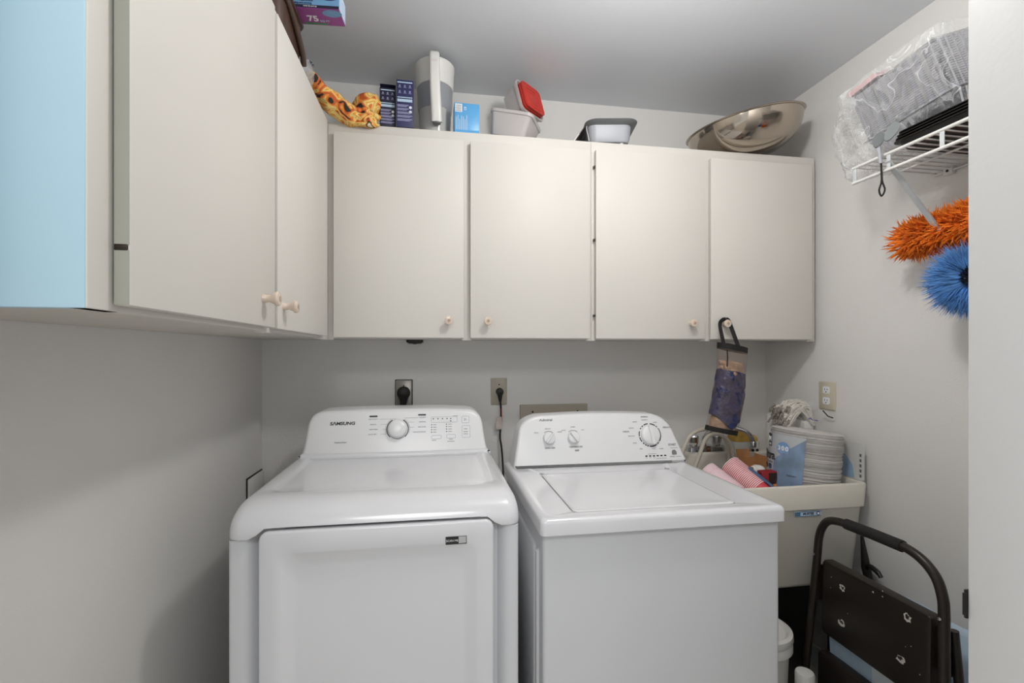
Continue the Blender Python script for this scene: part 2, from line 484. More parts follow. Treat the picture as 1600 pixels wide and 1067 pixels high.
part('kick_plate', B(DX0 + 0.05, DX1 - 0.05, DY0 + 0.008, DY0 + 0.03, 0.03, 0.115, bev=0.004), ENAMS, dry)
for fx in (DX0 + 0.05, DX1 - 0.05):
    for fy in (DY0 + 0.07, DY1 - 0.06):
        part('foot', lathe(NB(), [(0.022, 0), (0.022, 0.012), (0.012, 0.014), (0.012, 0.03)], 16, (fx, fy, 0)), BLACK, dry)
# top shell: rounded front that droops, dished centre, notch above the door
loops = []
def shell_loop(i_s, i_f, i_b, z, r, dz=0):
    lp = []
    for x, y in rr(DX0 - 0.003 + i_s, DX1 + 0.003 - i_s, DY0 - 0.008 + i_f, DY1 - i_b, r, 10):
        lp.append([x, y, z])
    return lp
def refine(lp, step=0.02):
    out = []
    for i in range(len(lp)):
        a = Vector(lp[i]); b = Vector(lp[(i + 1) % len(lp)])
        n = NSEG[i] if i < len(NSEG) else 1
        for k in range(n): out.append(list(a.lerp(b, k / n)))
    return out
base = shell_loop(0, 0, 0, 0, 0.03)
NSEG = [max(1, int(round((Vector(base[(i + 1) % len(base)]) - Vector(base[i])).length / 0.018))) for i in range(len(base))]
loops.append(refine(shell_loop(0.004, 0.006, 0, 0.8790, 0.03)))
loops.append(refine(shell_loop(0.0005, 0.001, 0, 0.8815, 0.03)))
for k in range(0, 11):
    t = math.radians(9 * k)
    loops.append(refine(shell_loop(0.030 * (1 - math.cos(t)), 0.098 * (1 - math.cos(t)) ** 1.0, 0, 0.888 + 0.072 * math.sin(t) ** 0.85, 0.03)))
for ins, f, z in ((0.048, 0.114, 0.9596), (0.056, 0.122, 0.9575), (0.066, 0.132, 0.9535), (0.074, 0.140, 0.9520), (0.2, 0.25, 0.9520)):
    loops.append(refine(shell_loop(ins, f, 0.04 if ins < .1 else 0.2, z, 0.03)))
for lp in loops:
    for p in lp:
        x, y, z = p
        if y < DY0 + 0.06:
            w = sstep(DX0 + 0.045, DX0 + 0.085, x) * (1 - sstep(DX1 - 0.085, DX1 - 0.045, x))
            zn = 0.8785 + 0.0275 * w
            p[2] = max(z, zn)
bm = loft(NB(), loops, True, True)
part('top_shell', bm, ENAM, dry, smooth=40)
# console: rounded trapezoid leaning back
def console(outline, yf, tilt, y_back, rnd):
    """outline: (x, z) points; front plane y = yf + (z - zref) * tilt"""
    zref = min(p[1] for p in outline)
    lp = []
    for d, off in ((0, None),):
        pass
    loops = []
    loops.append([(x, y_back, z) for x, z in outline])
    loops.append([(x, yf + (z - zref) * tilt + rnd, z) for x, z in outline])
    for k in range(1, 5):
        t = math.radians(22.5 * k)
        o2 = inset2(outline, rnd * (1 - math.cos(t)))
        loops.append([(x, yf + (z - zref) * tilt + rnd * (1 - math.sin(t)), z) for x, z in o2])
    return loops
con = rpoly([(-0.466, 0.948), (0.203, 0.948), (0.187, 0.972), (0.169, 1.104), (0.02, 1.1125), (-0.28, 1.1125), (-0.437, 1.107), (-0.452, 0.972)],
            [0.0, 0.0, 0.02, 0.05, 0.05, 0.05, 0.05, 0.02], 8)
TD = 0.34
loops = console(con, 1.722, TD, 1.905, 0.014)
bm = loft(NB(), loops, True, True)
cons = part('console', bm, ENAM2, dry, smooth=50)
AD = math.atan(TD)
def cpos(x, z, off=0.0): return (x, 1.722 + (z - 0.948) * TD - off * math.cos(AD), z + off * math.sin(AD))
RD = (PI / 2 - AD, 0, 0)
# flare where console meets the top
bm = NB()
tube(bm, [(-0.452, 1.722, 0.957), (-0.3, 1.716, 0.957), (0.0, 1.716, 0.957), (0.188, 1.722, 0.957)], 0.013, 14)
part('console_fillet', bm, ENAM, dry)
# dial
def oriented(bm, pos, ang):
    """local z axis -> outward normal of a console leaning back by ang"""
    return xf(bm, Matrix.Translation(Vector(pos)) @ Euler((PI / 2 - ang, 0, 0)).to_matrix().to_4x4())
def arc(bm, r0, r1, a0, a1, z=0.0004, n=24):
    a = [math.radians(a0 + (a1 - a0) * k / n) for k in range(n + 1)]
    lo = [[(r0 * math.cos(t), r0 * math.sin(t), 0) for t in a] + [(r1 * math.cos(t), r1 * math.sin(t), 0) for t in a[::-1]]]
    lo.append([(p[0], p[1], z) for p in lo[0]])
    return loft(bm, lo)
DC = (-0.132, 1.043)
bm = lathe(NB(), [(0.034, 0), (0.0336, 0.014), (0.0315, 0.021), (0.027, 0.0245), (0.01, 0.026), (0.001, 0.0262)], 48)
dial = part('dial', oriented(bm, cpos(*DC, -0.001), AD), ENAM2, cons, smooth=50)
for q in ((0.0362, 0.0394, 120, 228), (0.0362, 0.0394, -48, 60), (0.0342, 0.0352, 230, 310)):
    bm = NB(); arc(bm, *q)
    part('dial_ring_print', oriented(bm, cpos(*DC, 0.0004), AD), BLACKP, cons, smooth=0)
for a0_, a1_ in ((125, 200), (-20, 55)):
    bm = NB(); arc(bm, 0.0415, 0.0426, a0_, a1_)
    part('dial_scale_print', oriented(bm, cpos(*DC, 0.0004), AD), GREYL, cons, smooth=0)
text('S\u039bMSUNG', 0.0152, BLACKP, cons, cpos(-0.3235, 1.066, 0.0005), RD, sx=1.22, shear=0.10, bold=0.0005)
text('Moisture Sensor', 0.0062, GREYL, cons, cpos(-0.326, 1.003, 0.0005), RD, sx=1.0, bold=0.0002)
def cbars(lst, mat, name):
    bm = NB()
    for x, z, w, h in lst:
        bb = NB(); box(bb, -w / 2, w / 2, -h / 2, h / 2, 0, 0.0003)
        oriented(bb, cpos(x, z, 0.0004), AD)
        me = bpy.data.meshes.new('t'); bb.to_mesh(me); bb.free(); bm.from_mesh(me); bpy.data.meshes.remove(me)
    o = part(name, bm, mat, cons, smooth=0)
    if len(lst) > 1: o['kind'] = 'stuff'
    return o
cbars([(-0.218, 1.0885, 0.028, 0.0055)], BLACKP, 'heading_print'); cbars([(-0.046, 1.0905, 0.028, 0.0055)], BLACKP, 'heading_print')
for z, s, a, b in ((1.078, 'HEAVY DUTY', -0.218, -0.046), (1.0605, 'NORMAL', -0.218, -0.046), (1.0435, 'PERM PRESS', -0.216, -0.046), (1.027, 'QUICK DRY', -0.219, -0.046)):
    text(s, 0.0056, GREYL, cons, cpos(a, z, 0.0005), RD, align='CENTER')
for z, s in ((1.081, 'TIME DRY'), (1.066, 'BEDDING'), (1.0485, 'DELICATES'), (1.0315, 'WRINKLE RELEASE')):
    text(s, 0.0056, GREYL, cons, cpos(-0.0325, z, 0.0005), RD, align='RIGHT')
cbars([(-0.168, 1.078, 0.06, 0.0008), (-0.179, 1.0605, 0.025, 0.0008), (-0.1775, 1.0435, 0.014, 0.0008), (-0.18, 1.027, 0.022, 0.0008),
       (-0.085, 1.081, 0.05, 0.0008), (-0.084, 1.066, 0.02, 0.0008), (-0.084, 1.0485, 0.018, 0.0008)], GREYL, 'scale_line_print')
cbars([(-0.005 + 0.0165 * k, 1.0755, 0.0042, 0.0034) for k in range(4)] + [(0.058, 1.0755, 0.0042, 0.0034), (0.058, 1.067, 0.0042, 0.0034)] +
      [(-0.0115, 1.055 - 0.0085 * k, 0.0032, 0.0036) for k in range(4)] + [(0.0425, 1.056 - 0.0085 * k, 0.0032, 0.0036) for k in range(4)], BLACKP, 'indicator_print')
cbars([(0.000, 1.055 - 0.0085 * k, 0.012, 0.0018) for k in range(4)] + [(0.055, 1.056 - 0.0085 * k, 0.014, 0.0018) for k in range(4)] +
      [(-0.003, 1.0015, 0.016, 0.0018), (0.058, 1.0035, 0.014, 0.0018), (0.058, 0.9965, 0.026, 0.0018), (0.112, 1.038, 0.013, 0.002), (0.112, 1.0285, 0.016, 0.002), (0.112, 1.0205, 0.015, 0.002), (0.075, 1.0845, 0.02, 0.0012)], GREYL, 'caption_print')
def ring_outline(x0, x1, z0, z1, r, w=0.0008):
    o = rr(x0, x1, z0, z1, r, 4); i = inset2(o, w); n = len(o)
    bm = NB()
    vo = [bm.verts.new(cpos(a, b, 0.0006)) for a, b in o]; vi = [bm.verts.new(cpos(a, b, 0.0006)) for a, b in i]
    for k in range(n):
        try: bm.faces.new((vo[k], vo[(k + 1) % n], vi[(k + 1) % n], vi[k]))
        except ValueError: pass
    return bm
for q in ((-0.0125, 0.0245, 1.006, 1.0185, 0.006), (0.0425, 0.075, 1.007, 1.0205, 0.004), (0.0985, 0.1255, 1.0585, 1.083, 0.003), (0.0985, 0.1285, 1.008, 1.050, 0.003), (-0.013, 0.082, 1.0625, 1.0825, 0.004)):
    part('button_outline', ring_outline(*q), GREYL, cons, smooth=0)
text('\u25B7', 0.012, GREYL, cons, cpos(0.112, 1.0705, 0.0006), RD)
# door
def face_loop(x0, x1, z0, z1, r, y): return [(x, y, z) for x, z in rr(x0, x1, z0, z1, r, 7)]
bm = loft(NB(), [face_loop(-0.404, 0.144, 0.122, 0.896, .02, 1.228), face_loop(-0.407, 0.147, 0.119, 0.899, .022, 1.224), face_loop(-0.407, 0.147, 0.119, 0.899, .022, 1.192),
                 face_loop(-0.405, 0.145, 0.121, 0.897, .022, 1.1875), face_loop(-0.401, 0.141, 0.125, 0.893, .02, 1.186), face_loop(-0.362, 0.108, 0.165, 0.848, .03, 1.186),
                 face_loop(-0.354, 0.100, 0.174, 0.842, .035, 1.1885), face_loop(-0.334, 0.080, 0.195, 0.818, .04, 1.1985), face_loop(-0.322, 0.068, 0.21, 0.806, .04, 1.200), face_loop(-0.25, 0.0, 0.3, 0.7, .04, 1.200)])
door = part('door', bm, ENAM, dry, smooth=50)
lab = part('black_label', B(0.0265, 0.0785, 1.1852, 1.1862, 0.8435, 0.863), BLACKP, door, label='small black sticker with white lettering')
part('label_panel', B(0.0585, 0.0770, 1.1849, 1.1853, 0.8455, 0.8620), M('pale_grey_print', '#b9b9b9', 0.5), lab)
text('SCAN ME', 0.0072, WHITEP, lab, (0.0425, 1.1851, 0.8525), name='label_lettering')

# ------------------------------------------------------------------ washer
wx0, wx1, wy0, wy1 = 0.272, 0.9445, 1.178, 1.80
was = thing('washing_machine', 'white top loading washing machine with three knobs, right of the dryer', 'washer', (0.608, 1.5, 0))
bm = NB()
pl = rr(wx0, wx1, wy0, wy1, 0.012, 5)
loft(bm, [[(x, y, z) for x, y in pl] for z in (0.025, 0.8535)])
wb = part('body', bm, ENAMS, was)
# pressed ribs of the left side panel
for a, b in ((1.225, 1.245), (1.262, 1.74)):
    bm = loft(NB(), [[(wx0 + 0.001, y, z) for y, z in rr(a, b, 0.10, 0.80, 0.02, 5)], [(wx0 - 0.006, y, z) for y, z in rr(a + .004, b - .004, 0.104, 0.796, 0.018, 5)],
                     [(wx0 - 0.0075, y, z) for y, z in rr(a + .008, b - .008, 0.108, 0.792, 0.014, 5)]], False, True)
    part('pressed_rib', bm, ENAMS, wb)
for fx in (wx0 + 0.05, wx1 - 0.05):
    for fy in (wy0 + 0.05, wy1 - 0.05):
        part('foot', lathe(NB(), [(0.022, 0), (0.022, 0.01), (0.012, 0.012), (0.012, 0.026)], 16, (fx, fy, 0)), BLACK, was)
X0, X1, Y0, Y1 = 0.262, 0.949, 1.158, 1.81
lx0, lx1, ly0, ly1 = 0.362, 0.833, 1.208, 1.600
def zl(x0, x1, y0, y1, r, z): return [(x, y, z) for x, y in rr(x0, x1, y0, y1, r, 6)]
bm = loft(NB(), [zl(X0 + .003, X1 - .003, Y0 + .003, Y1 - .003, .012, .8565), zl(X0, X1, Y0, Y1, .014, .859), zl(X0, X1, Y0, Y1, .014, .887), zl(X0 + .0015, X1 - .0015, Y0 + .0015, Y1 - .0015, .014, .8935),
                 zl(X0 + .0055, X1 - .0055, Y0 + .0055, Y1 - .0055, .014, .8985), zl(X0 + .012, X1 - .012, Y0 + .012, Y1 - .012, .014, .9), zl(X0 + .028, X1 - .028, Y0 + .022, Y1 - .02, .012, .9), zl(X0 + .034, X1 - .034, Y0 + .028, Y1 - .02, .012, .8982),
                 zl(lx0 - .004, lx1 + .004, ly0 - .004, ly1 + .004, .02, .8982), zl(lx0 - .0025, lx1 + .0025, ly0 - .0025, ly1 + .0025, .02, .8965), zl(lx0 - .0025, lx1 + .0025, ly0 - .0025, ly1 + .0025, .02, .889)])
part('top_deck', bm, ENAM, was, smooth=40)
bm = loft(NB(), [zl(lx0, lx1, ly0, ly1, .018, .8895), zl(lx0, lx1, ly0, ly1, .018, .8985), zl(lx0 + .003, lx1 - .003, ly0 + .003, ly1 - .003, .018, .9005), zl(lx0 + .012, lx1 - .012, ly0 + .012, ly1 - .012, .02, .9005),
                 zl(lx0 + .022, lx1 - .022, ly0 + .022, ly1 - .02, .02, .8988), zl(lx0 + .1, lx1 - .1, ly0 + .1, ly1 - .1, .05, .8988)])
part('lid', bm, ENAM, was, smooth=40)
for hx in (lx0 + 0.004, lx1 - 0.004):
    part('lid_hinge', B(hx - .006, hx + .006, ly1 - .004, ly1 + .010, .897, .9015, bev=.001), GREYP, was)
con = rpoly([(0.280, 0.8985), (0.957, 0.8985), (0.905, 1.043), (0.855, 1.079), (0.61, 1.089), (0.365, 1.081), (0.312, 1.052)], [0.004, 0.004, 0.05, 0.06, 0.16, 0.06, 0.05], 8)
TW = 0.30
loops = console(con, 1.686, TW, 1.812, 0.010)
wc = part('console', loft(NB(), loops), ENAM2, was, smooth=50)
AW = math.atan(TW); RW = (PI / 2 - AW, 0, 0)
def wpos(x, z, off=0.0): return (x, 1.686 + (z - 0.8985) * TW - off * math.cos(AW), z + off * math.sin(AW))
def wknob(x, z, r, ang, h=0.02):
    bm = lathe(NB(), [(r, 0), (r * .97, h * .55), (r * .86, h * .72), (r * .3, h * .8), (0.001, h * .8)], 36)
    k = part('knob', oriented(bm, wpos(x, z, -0.001), AW), ENAM2, wc, smooth=45)
    gl = rpoly([(-r * .22, -r * .98), (r * .22, -r * .98), (r * .16, r * .98), (-r * .16, r * .98)], r * .14, 4)
    bm = loft(NB(), [[(a, b, 0.004) for a, b in gl], [(a, b, h * .95) for a, b in gl], [(a * .7, b * .94, h * 1.12) for a, b in gl]])
    xf(bm, Matrix.Rotation(math.radians(ang), 4, 'Z'))
    part('grip', oriented(bm, wpos(x, z, -0.001), AW), ENAM2, k, smooth=35)
    return k
K1, K2, K3 = (0.418, 1.000), (0.512, 1.001), (0.817, 1.002)
wknob(*K1, 0.0225, -38, 0.022); wknob(*K2, 0.0225, 38, 0.022); wknob(*K3, 0.0385, 8, 0.022)
bm = NB()
for a0, a1 in ((95, 118), (55, 84), (125, 133), (140, 148), (160, 185), (190, 215), (222, 230), (236, 244), (248, 256), (262, 300), (308, 316), (325, 395), (42, 50)):
    arc(bm, 0.0415, 0.0452, a0, a1, n=10)
part('dial_ring_print', oriented(bm, wpos(*K3, 0.0004), AW), BLACKP, wc, smooth=0)['kind'] = 'stuff'
for kx, kz in (K1, K2):
    bm = NB(); arc(bm, 0.0255, 0.0275, 50, 130, n=12)
    part('dial_ring_print', oriented(bm, wpos(kx, kz, 0.0004), AW), GREYL, wc, smooth=0)
text('Admiral', 0.0125, GREYL, wc, wpos(0.411, 1.0655, 0.0005), RW, bold=0.0004, sx=1.25)
text('LOAD SIZE', 0.0078, GREYL, wc, wpos(0.420, 0.9665, 0.0005), RW, bold=0.0003)
text('TEMPERATURE', 0.0078, GREYL, wc, wpos(0.519, 0.9675, 0.0005), RW, bold=0.0003)
for x, z, s in ((0.372, 1.0215, 'SMALL'), (0.416, 1.034, 'MEDIUM'), (0.461, 1.022, 'LARGE'), (0.477, 1.027, 'COLD'), (0.513, 1.0385, 'WARM'), (0.551, 1.027, 'HOT'),
                (0.762, 1.0515, 'HEAVY'), (0.803, 1.0575, 'NORMAL'), (0.845, 1.0475, 'LIGHT'), (0.745, 1.029, 'CASUAL'), (0.742, 1.0, 'DELICATE'), (0.752, 0.974, 'RINSE'), (0.775, 0.9525, 'SPIN'), (0.857, 0.951, 'SOAK')):
    text(s, 0.006, GREYL, wc, wpos(x, z, 0.0005), RW)
for x, z, s in ((0.803, 1.069, 'NORMAL'), (0.722, 1.0165, 'CASUAL'), (0.890, 1.028, 'DELICATE')):
    text(s, 0.0072, GREYL, wc, wpos(x, z, 0.0005), RW, bold=0.0003)
text('START', 0.0105, GREYL, wc, wpos(0.9025, 0.964, 0.0005), RW, bold=0.0005)
def wbars(lst, mat, name):
    bm = NB()
    for x, z, w, h in lst:
        bb = NB(); box(bb, -w / 2, w / 2, -h / 2, h / 2, 0, 0.0003); oriented(bb, wpos(x, z, 0.0004), AW)
        me = bpy.data.meshes.new('t'); bb.to_mesh(me); bb.free(); bm.from_mesh(me); bpy.data.meshes.remove(me)
    o = part(name, bm, mat, wc, smooth=0)
    if len(lst) > 1: o['kind'] = 'stuff'
    return o
wbars([(0.792 + 0.0152 * k, 0.9262, 0.0088, 0.0048) for k in range(6)], BLACKP, 'indicator_print')
wbars([(0.816, 0.9335, 0.034, 0.0016), (0.792, 0.9195, 0.008, 0.0014), (0.807, 0.9195, 0.009, 0.0014), (0.823, 0.9195, 0.011, 0.0014), (0.852, 0.917, 0.042, 0.0016), (0.908, 0.9525, 0.03, 0.0014), (0.897, 0.921, 0.02, 0.002), (0.922, 0.921, 0.02, 0.0014), (0.522, 0.955, 0.016, 0.006)], GREYL, 'caption_print')
bm = loft(NB(), [[(a, b, z) for a, b in rpoly([(-.009, -.0085), (.009, -.0085), (.009, .003), (.003, .0095), (-.006, .0085), (-.009, .002)], .003, 4)] for z in (0, .003)])
part('start_button', oriented(bm, wpos(0.906, 0.9365, 0), AW), GREYD, wc)

# ------------------------------------------------------------------ wall outlets, plugs and cords
def plate_y(x0, x1, z0, z1, d=0.006, y=YB):
    return loft(NB(), [[(x, y - 0.0005, z) for x, z in rr(x0, x1, z0, z1, .003, 3)], [(x, y - d * .6, z) for x, z in rr(x0, x1, z0, z1, .003, 3)], [(x, y - d, z) for x, z in rr(x0 + .003, x1 - .003, z0 + .003, z1 - .003, .003, 3)]])
o1 = thing('dryer_outlet', 'steel wall outlet plate with a dark rim behind the dryer', 'outlet', (-0.13, YB, 1.085))
part('dark_rim', plate_y(-0.167, -0.093, 1.085, 1.204, .003), BLACK, o1)
part('cover_plate', plate_y(-0.164, -0.097, 1.0875, 1.2005, .006), PLATE, o1)
part('screw', lathe(NB(), [(0.003, YB - .006), (0.003, YB - .0075), (.001, YB - .008)], 12, (-0.13, 0, 1.178), 'y'), BLACKP, o1)
pg = thing('dryer_plug', 'large round black plug and thick cord in the outlet behind the dryer', 'plug', (-0.13, YB - 0.007, 1.145))
bm = lathe(NB(), [(0.027, YB - .0065), (0.028, YB - .02), (0.026, YB - .034), (0.018, YB - .040), (0.002, YB - .041)], 32, (-0.13, 0, 1.148), 'y')
part('plug_body', bm, BLACKR, pg)
bm = NB(); tube(bm, [(-0.13, YB - .022, 1.140), (-0.131, YB - .022, 1.115), (-0.132, YB - .022, 1.095), (-0.132, YB - .024, 1.075)], [0.0235, 0.0165, 0.012, 0.0105], 14)
part('strain_relief', bm, BLACKR, pg)
bm = NB(); tube(bm, sp([(-0.132, YB - .024, 1.078), (-0.134, YB - .026, 1.03), (-0.14, YB - .05, 0.95), (-0.16, YB - .08, 0.86)]), 0.008, 10)
part('cord', bm, BLACKR, pg)
o2 = thing('washer_outlet', 'beige metal wall outlet plate above the gap between dryer and washer', 'outlet', (0.279, YB, 1.089))
part('cover_plate', plate_y(0.243, 0.314, 1.0885, 1.2065, .006), PLATEB, o2)
part('screw', lathe(NB(), [(0.0032, YB - .006), (0.0032, YB - .0075), (.001, YB - .008)], 12, (0.279, 0, 1.178), 'y'), DARKM, o2)
part('socket', lathe(NB(), [(0.0185, YB - .006), (0.0185, YB - .009), (.002, YB - .009)], 28, (0.281, 0, 1.146), 'y'), PLATE, o2)
pg = thing('washer_plug', 'small black plug with a long thin cord hanging behind the washer', 'plug', (0.281, YB - 0.01, 1.146))
part('plug_body', lathe(NB(), [(0.0165, YB - .0095), (0.0165, YB - .02), (0.013, YB - .027), (0.002, YB - .029)], 28, (0.281, 0, 1.147), 'y'), BLACKR, pg)
bm = NB(); tube(bm, [(0.281, YB - .018, 1.144), (0.2815, YB - .018, 1.125), (0.2825, YB - .018, 1.105)], [0.014, 0.009, 0.0055], 12)
part('strain_relief', bm, BLACKR, pg)
CORD = sp([(0.2825, YB - .018, 1.108), (0.286, YB - .018, 1.06), (0.284, YB - .02, 1.00), (0.281, YB - .022, 0.95), (0.287, YB - .03, 0.90), (0.290, YB - .05, 0.82), (0.29, YB - .08, 0.70)])
bm = NB(); tube(bm, CORD, 0.0042, 10)
part('cord', bm, BLACKR, pg)
tg = part('paper_tag', crumple(loft(NB(), [[(x, YB - .024 - .010 * math.sin((z - .98) * 40), z) for x, z in rr(0.262, 0.287, 0.985, 1.040, .006, 4)], [(x, YB - .026 - .010 * math.sin((z - .98) * 40), z) for x, z in rr(0.262, 0.287, 0.985, 1.040, .006, 4)]]), .003, 60), TAG, pg, label='small crumpled paper tag on the cord')
bm = NB(); tube(bm, [(0.2865, YB - .0235, 1.075), (0.289, YB - .024, 1.03), (0.2855, YB - .0255, 0.99)], 0.0013, 6)
part('red_thread', bm, REDC, pg, label='thin red thread along the cord')
vb = thing('washer_supply_box', 'beige flat washer hose box cover on the wall behind the washer', 'panel', (0.527, YB, 0.90))
part('cover', plate_y(0.372, 0.682, 0.875, 1.088, .012), PLATEB, vb)
part('opening', B(0.42, 0.634, YB - .0125, YB - .0118, 0.90, 1.038), BLACKP, vb, label='dark opening of the cover')
for sx_ in (0.428, 0.634):
    part('screw', lathe(NB(), [(0.0042, YB - .012), (0.0042, YB - .0135), (.001, YB - .014)], 12, (sx_, 0, 1.056), 'y'), DARKM, vb)
o3 = thing('wall_outlet', 'almond duplex wall outlet on the right wall above the sink', 'outlet', (XR, 1.705, 1.086))
bm = loft(NB(), [[(XR - d, y, z) for y, z in rr(1.664 + i, 1.746 - i, 1.086 + i, 1.200 - i, .004, 3)] for d, i in ((.0005, 0), (.004, 0), (.0065, .003))])
part('cover_plate', bm, ALMOND, o3)
for zc in (1.166, 1.122):
    s = part('receptacle', loft(NB(), [[(XR - d, y, z) for y, z in rr(1.689, 1.722, zc - .0145, zc + .0145, .007, 4)] for d in (.006, .0085)]), WHITEP, o3)
    for dy, hh in ((-.0065, .004), (.0065, .005)):
        part('slot', B(XR - .0092, XR - .0084, 1.7055 + dy - .001, 1.7055 + dy + .001, zc + .002 - hh + .002, zc + .002 + hh), BLACKP, s)
    part('slot', lathe(NB(), [(.0024, XR - .0084), (.0024, XR - .0092)], 12, (0, 1.7055, zc - .0075), 'x'), BLACKP, s)
ap = thing('access_plate', 'pale square cover plate low on the left wall behind the dryer', 'panel', (XL, 1.985, 0.725))
part('dark_rim', B(XL + .0005, XL + .004, 1.905, 2.066, .70, .848, bev=.001), BLACK, ap)
part('cover', B(XL + .001, XL + .010, 1.912, 2.064, .70, .842, bev=.003), WALL, ap)

# ------------------------------------------------------------------ things on top of the back cabinets
TOP = CT + 0.0005
# two navy cartons
def carton(name, label, x, y, w, d, h, rz, z=TOP, flap=False, group=None, mats=(NAVY, LAV), full=True):
    t = thing(name, label, 'box', (x, y, z), (0, 0, rz), group)
    part('carton', B(-w / 2, w / 2, -d / 2, d / 2, 0, h, bev=.0012), mats[0], t)
    yf = -d / 2 - .0006
    bm = NB()
    bm.free()
    for za, zb in ((.93, .955), (.615, .635), (.53, .59)):
        part('white_stripe', B(-w * .44, w * .44, yf, yf + .0005, h * za, h * zb), PALEB, t, 0)
    bm = NB()
    for r_ in range(5):
        zz = h * (.46 - .075 * r_)
        box(bm, -w * .44, w * (.42 if r_ > 1 else .22), yf, yf + .0005, zz - h * .012, zz + h * .012)
        box(bm, -w * .44, w * (.30 if r_ > 1 else .12), yf, yf + .0005, zz - h * .036, zz - h * .018)
    part('text_lines', bm, LAV, t, 0)['kind'] = 'stuff'
    for q in range(2):
        bm = NB()
        tmp = lathe(NB(), [(w * .085, yf), (w * .085, yf + .0005)], 16, (w * .33, 0, h * (.42 - .095 * q)), 'y')
        part('round_mark', tmp, WHITEP, t, 0)
    bm = NB()
    for r_ in range(2):
        for c_ in range(3):
            cx, cz = w * (-.3 + .3 * c_), h * (.86 - .12 * r_)
            box(bm, cx - w * .09, cx + w * .09, yf, yf + .0005, cz - h * .03, cz - h * .018)
            box(bm, cx - w * .05, cx + w * .05, yf, yf + .0005, cz - h * .01, cz + h * .03)
    part('icon_print', bm, LAV, t, 0)['kind'] = 'stuff'
    if flap:
        bm = B(-w / 2, w / 2, -.0008, .0008, 0, d * .8)
        xf(bm, Matrix.Translation((0, d / 2, h)) @ Matrix.Rotation(math.radians(62), 4, 'X'))
        part('flap', bm, NAVYD, t)
    return t
carton('filter_carton', 'shorter dark navy filter carton with open flap beside the floral cloth', -0.170, 1.800, 0.056, 0.056, 0.148, 0.05, flap=True, mats=(NAVYD, LAV))
carton('filter_carton', 'taller navy filter carton standing right against the white pitcher', -0.107, 1.778, 0.060, 0.056, 0.170, 0.02, mats=(NAVY, LAV))

# pitcher
PX, PY = 0.001, 1.868
pit = thing('water_pitcher', 'white water filter pitcher with its handle facing out, between cartons and blue box', 'pitcher', (PX, PY, TOP))
Z = TOP
bm = lathe(NB(), [(0.050, Z), (0.056, Z + .003), (0.0585, Z + .012), (0.0620, Z + .11), (0.0635, Z + .150), (0.0615, Z + .150), (0.060, Z + .11), (0.056, Z + .012), (0.03, Z + .006)], 40, (PX, PY, 0), sy=1.15)
part('jug', bm, CLEARJ, pit, label='frosted clear lower jug')
bm = lathe(NB(), [(0.056, Z + .110), (0.0630, Z + .112), (0.0655, Z + .125), (0.0668, Z + .155), (0.0675, Z + .185), (0.069, Z + .215)], 40, (PX, PY, 0), sy=1.15)
part('inner_reservoir', bm, M('reservoir_shade_grey', '#94969a', .35, var=.02), pit, label='inner filter reservoir, coloured in shadow grey')  # grey puts the reservoir's lower shadow into its colour
bm = lathe(NB(), [(0.0675, Z + .200), (0.0700, Z + .202), (0.0735, Z + .272), (0.0755, Z + .276), (0.0755, Z + .286), (0.071, Z + .288), (0.066, Z + .27), (0.0635, Z + .20)], 40, (PX, PY, 0), sy=1.15)
part('upper_collar', bm, WHITE, pit)
bm = lathe(NB(), [(0.071, Z + .282), (0.070, Z + .291), (0.060, Z + .295), (0.02, Z + .297), (0.001, Z + .297)], 40, (PX, PY, 0), sy=1.12)
part('lid', bm, WHITE, pit)
hp = [(PX - .002, PY - .07, Z + .284), (PX - .002, PY - .098, Z + .286), (PX - .002, PY - .108, Z + .255), (PX, PY - .104, Z + .165), (PX + .004, PY - .092, Z + .09), (PX + .006, PY - .080, Z + .045)]
def strap_loop(pts, w, t):
    P = sp(pts, 6); loops = []
    for i, p in enumerate(P):
        ww = w[0] + (w[1] - w[0]) * i / (len(P) - 1); tt = t[0] + (t[1] - t[0]) * i / (len(P) - 1)
        d = (P[min(i + 1, len(P) - 1)] - P[max(i - 1, 0)]).normalized()
        n = Vector((1, 0, 0)).cross(d).normalized()
        loops.append([p + Vector((a, 0, 0)) + n * b for a, b in rr(-ww, ww, -tt, tt, min(ww, tt) * .8, 4)])
    return loft(NB(), loops)
part('handle', strap_loop(hp, (0.0175, 0.020), (0.009, 0.015)), WHITE, pit)
bm = strap_loop([(PX - .002, PY - .112, Z + .278), (PX - .002, PY - .1185, Z + .250), (PX, PY - .1145, Z + .17)], (0.0115, 0.0105), (0.0012, 0.0012))
part('handle_inlay', bm, M('pale_handle_inlay', '#ddd3d0', .4), pit, label='pale inset strip of the handle')
bm = lathe(NB(), [(0.015, 0), (0.014, -.004), (0.004, -.005)], 20, (PX + .006, PY - .085, Z + .040), 'z')
part('handle_end_hole', bm, GREYD, pit)

# small blue carton
bb = thing('blue_carton', 'small bright blue carton with white barcode beside the pitcher', 'box', (0.117, 1.795, TOP), (0, 0, 0.03))
part('carton', B(-.0465, .0465, -.03, .03, 0, .112, bev=.001), SKYB, bb)
bm = NB()
part('barcode_panel', B(-.043, -.018, -.0307, -.0302, .078, .108), WHITEP, bb, 0)
bm = NB()
for k in range(9): box(bm, -.041, -.021, -.031, -.0306, .0805 + .003 * k, .0805 + .003 * k + (.0012 if k % 3 else .002))
part('barcode', bm, GREYL, bb, 0)['kind'] = 'stuff'
bm = NB()
for k in range(7):
    x = -.041 + .0065 * k
    box(bm, x, x + .0028, -.0307, -.0302, .012, .060 + .008 * math.sin(k * 2.3))
part('text_lines', bm, PALEB, bb, 0)['kind'] = 'stuff'
text('83', .013, WHITEP, bb, (-.007, -.0308, .092), (PI / 2, PI / 2, 0))
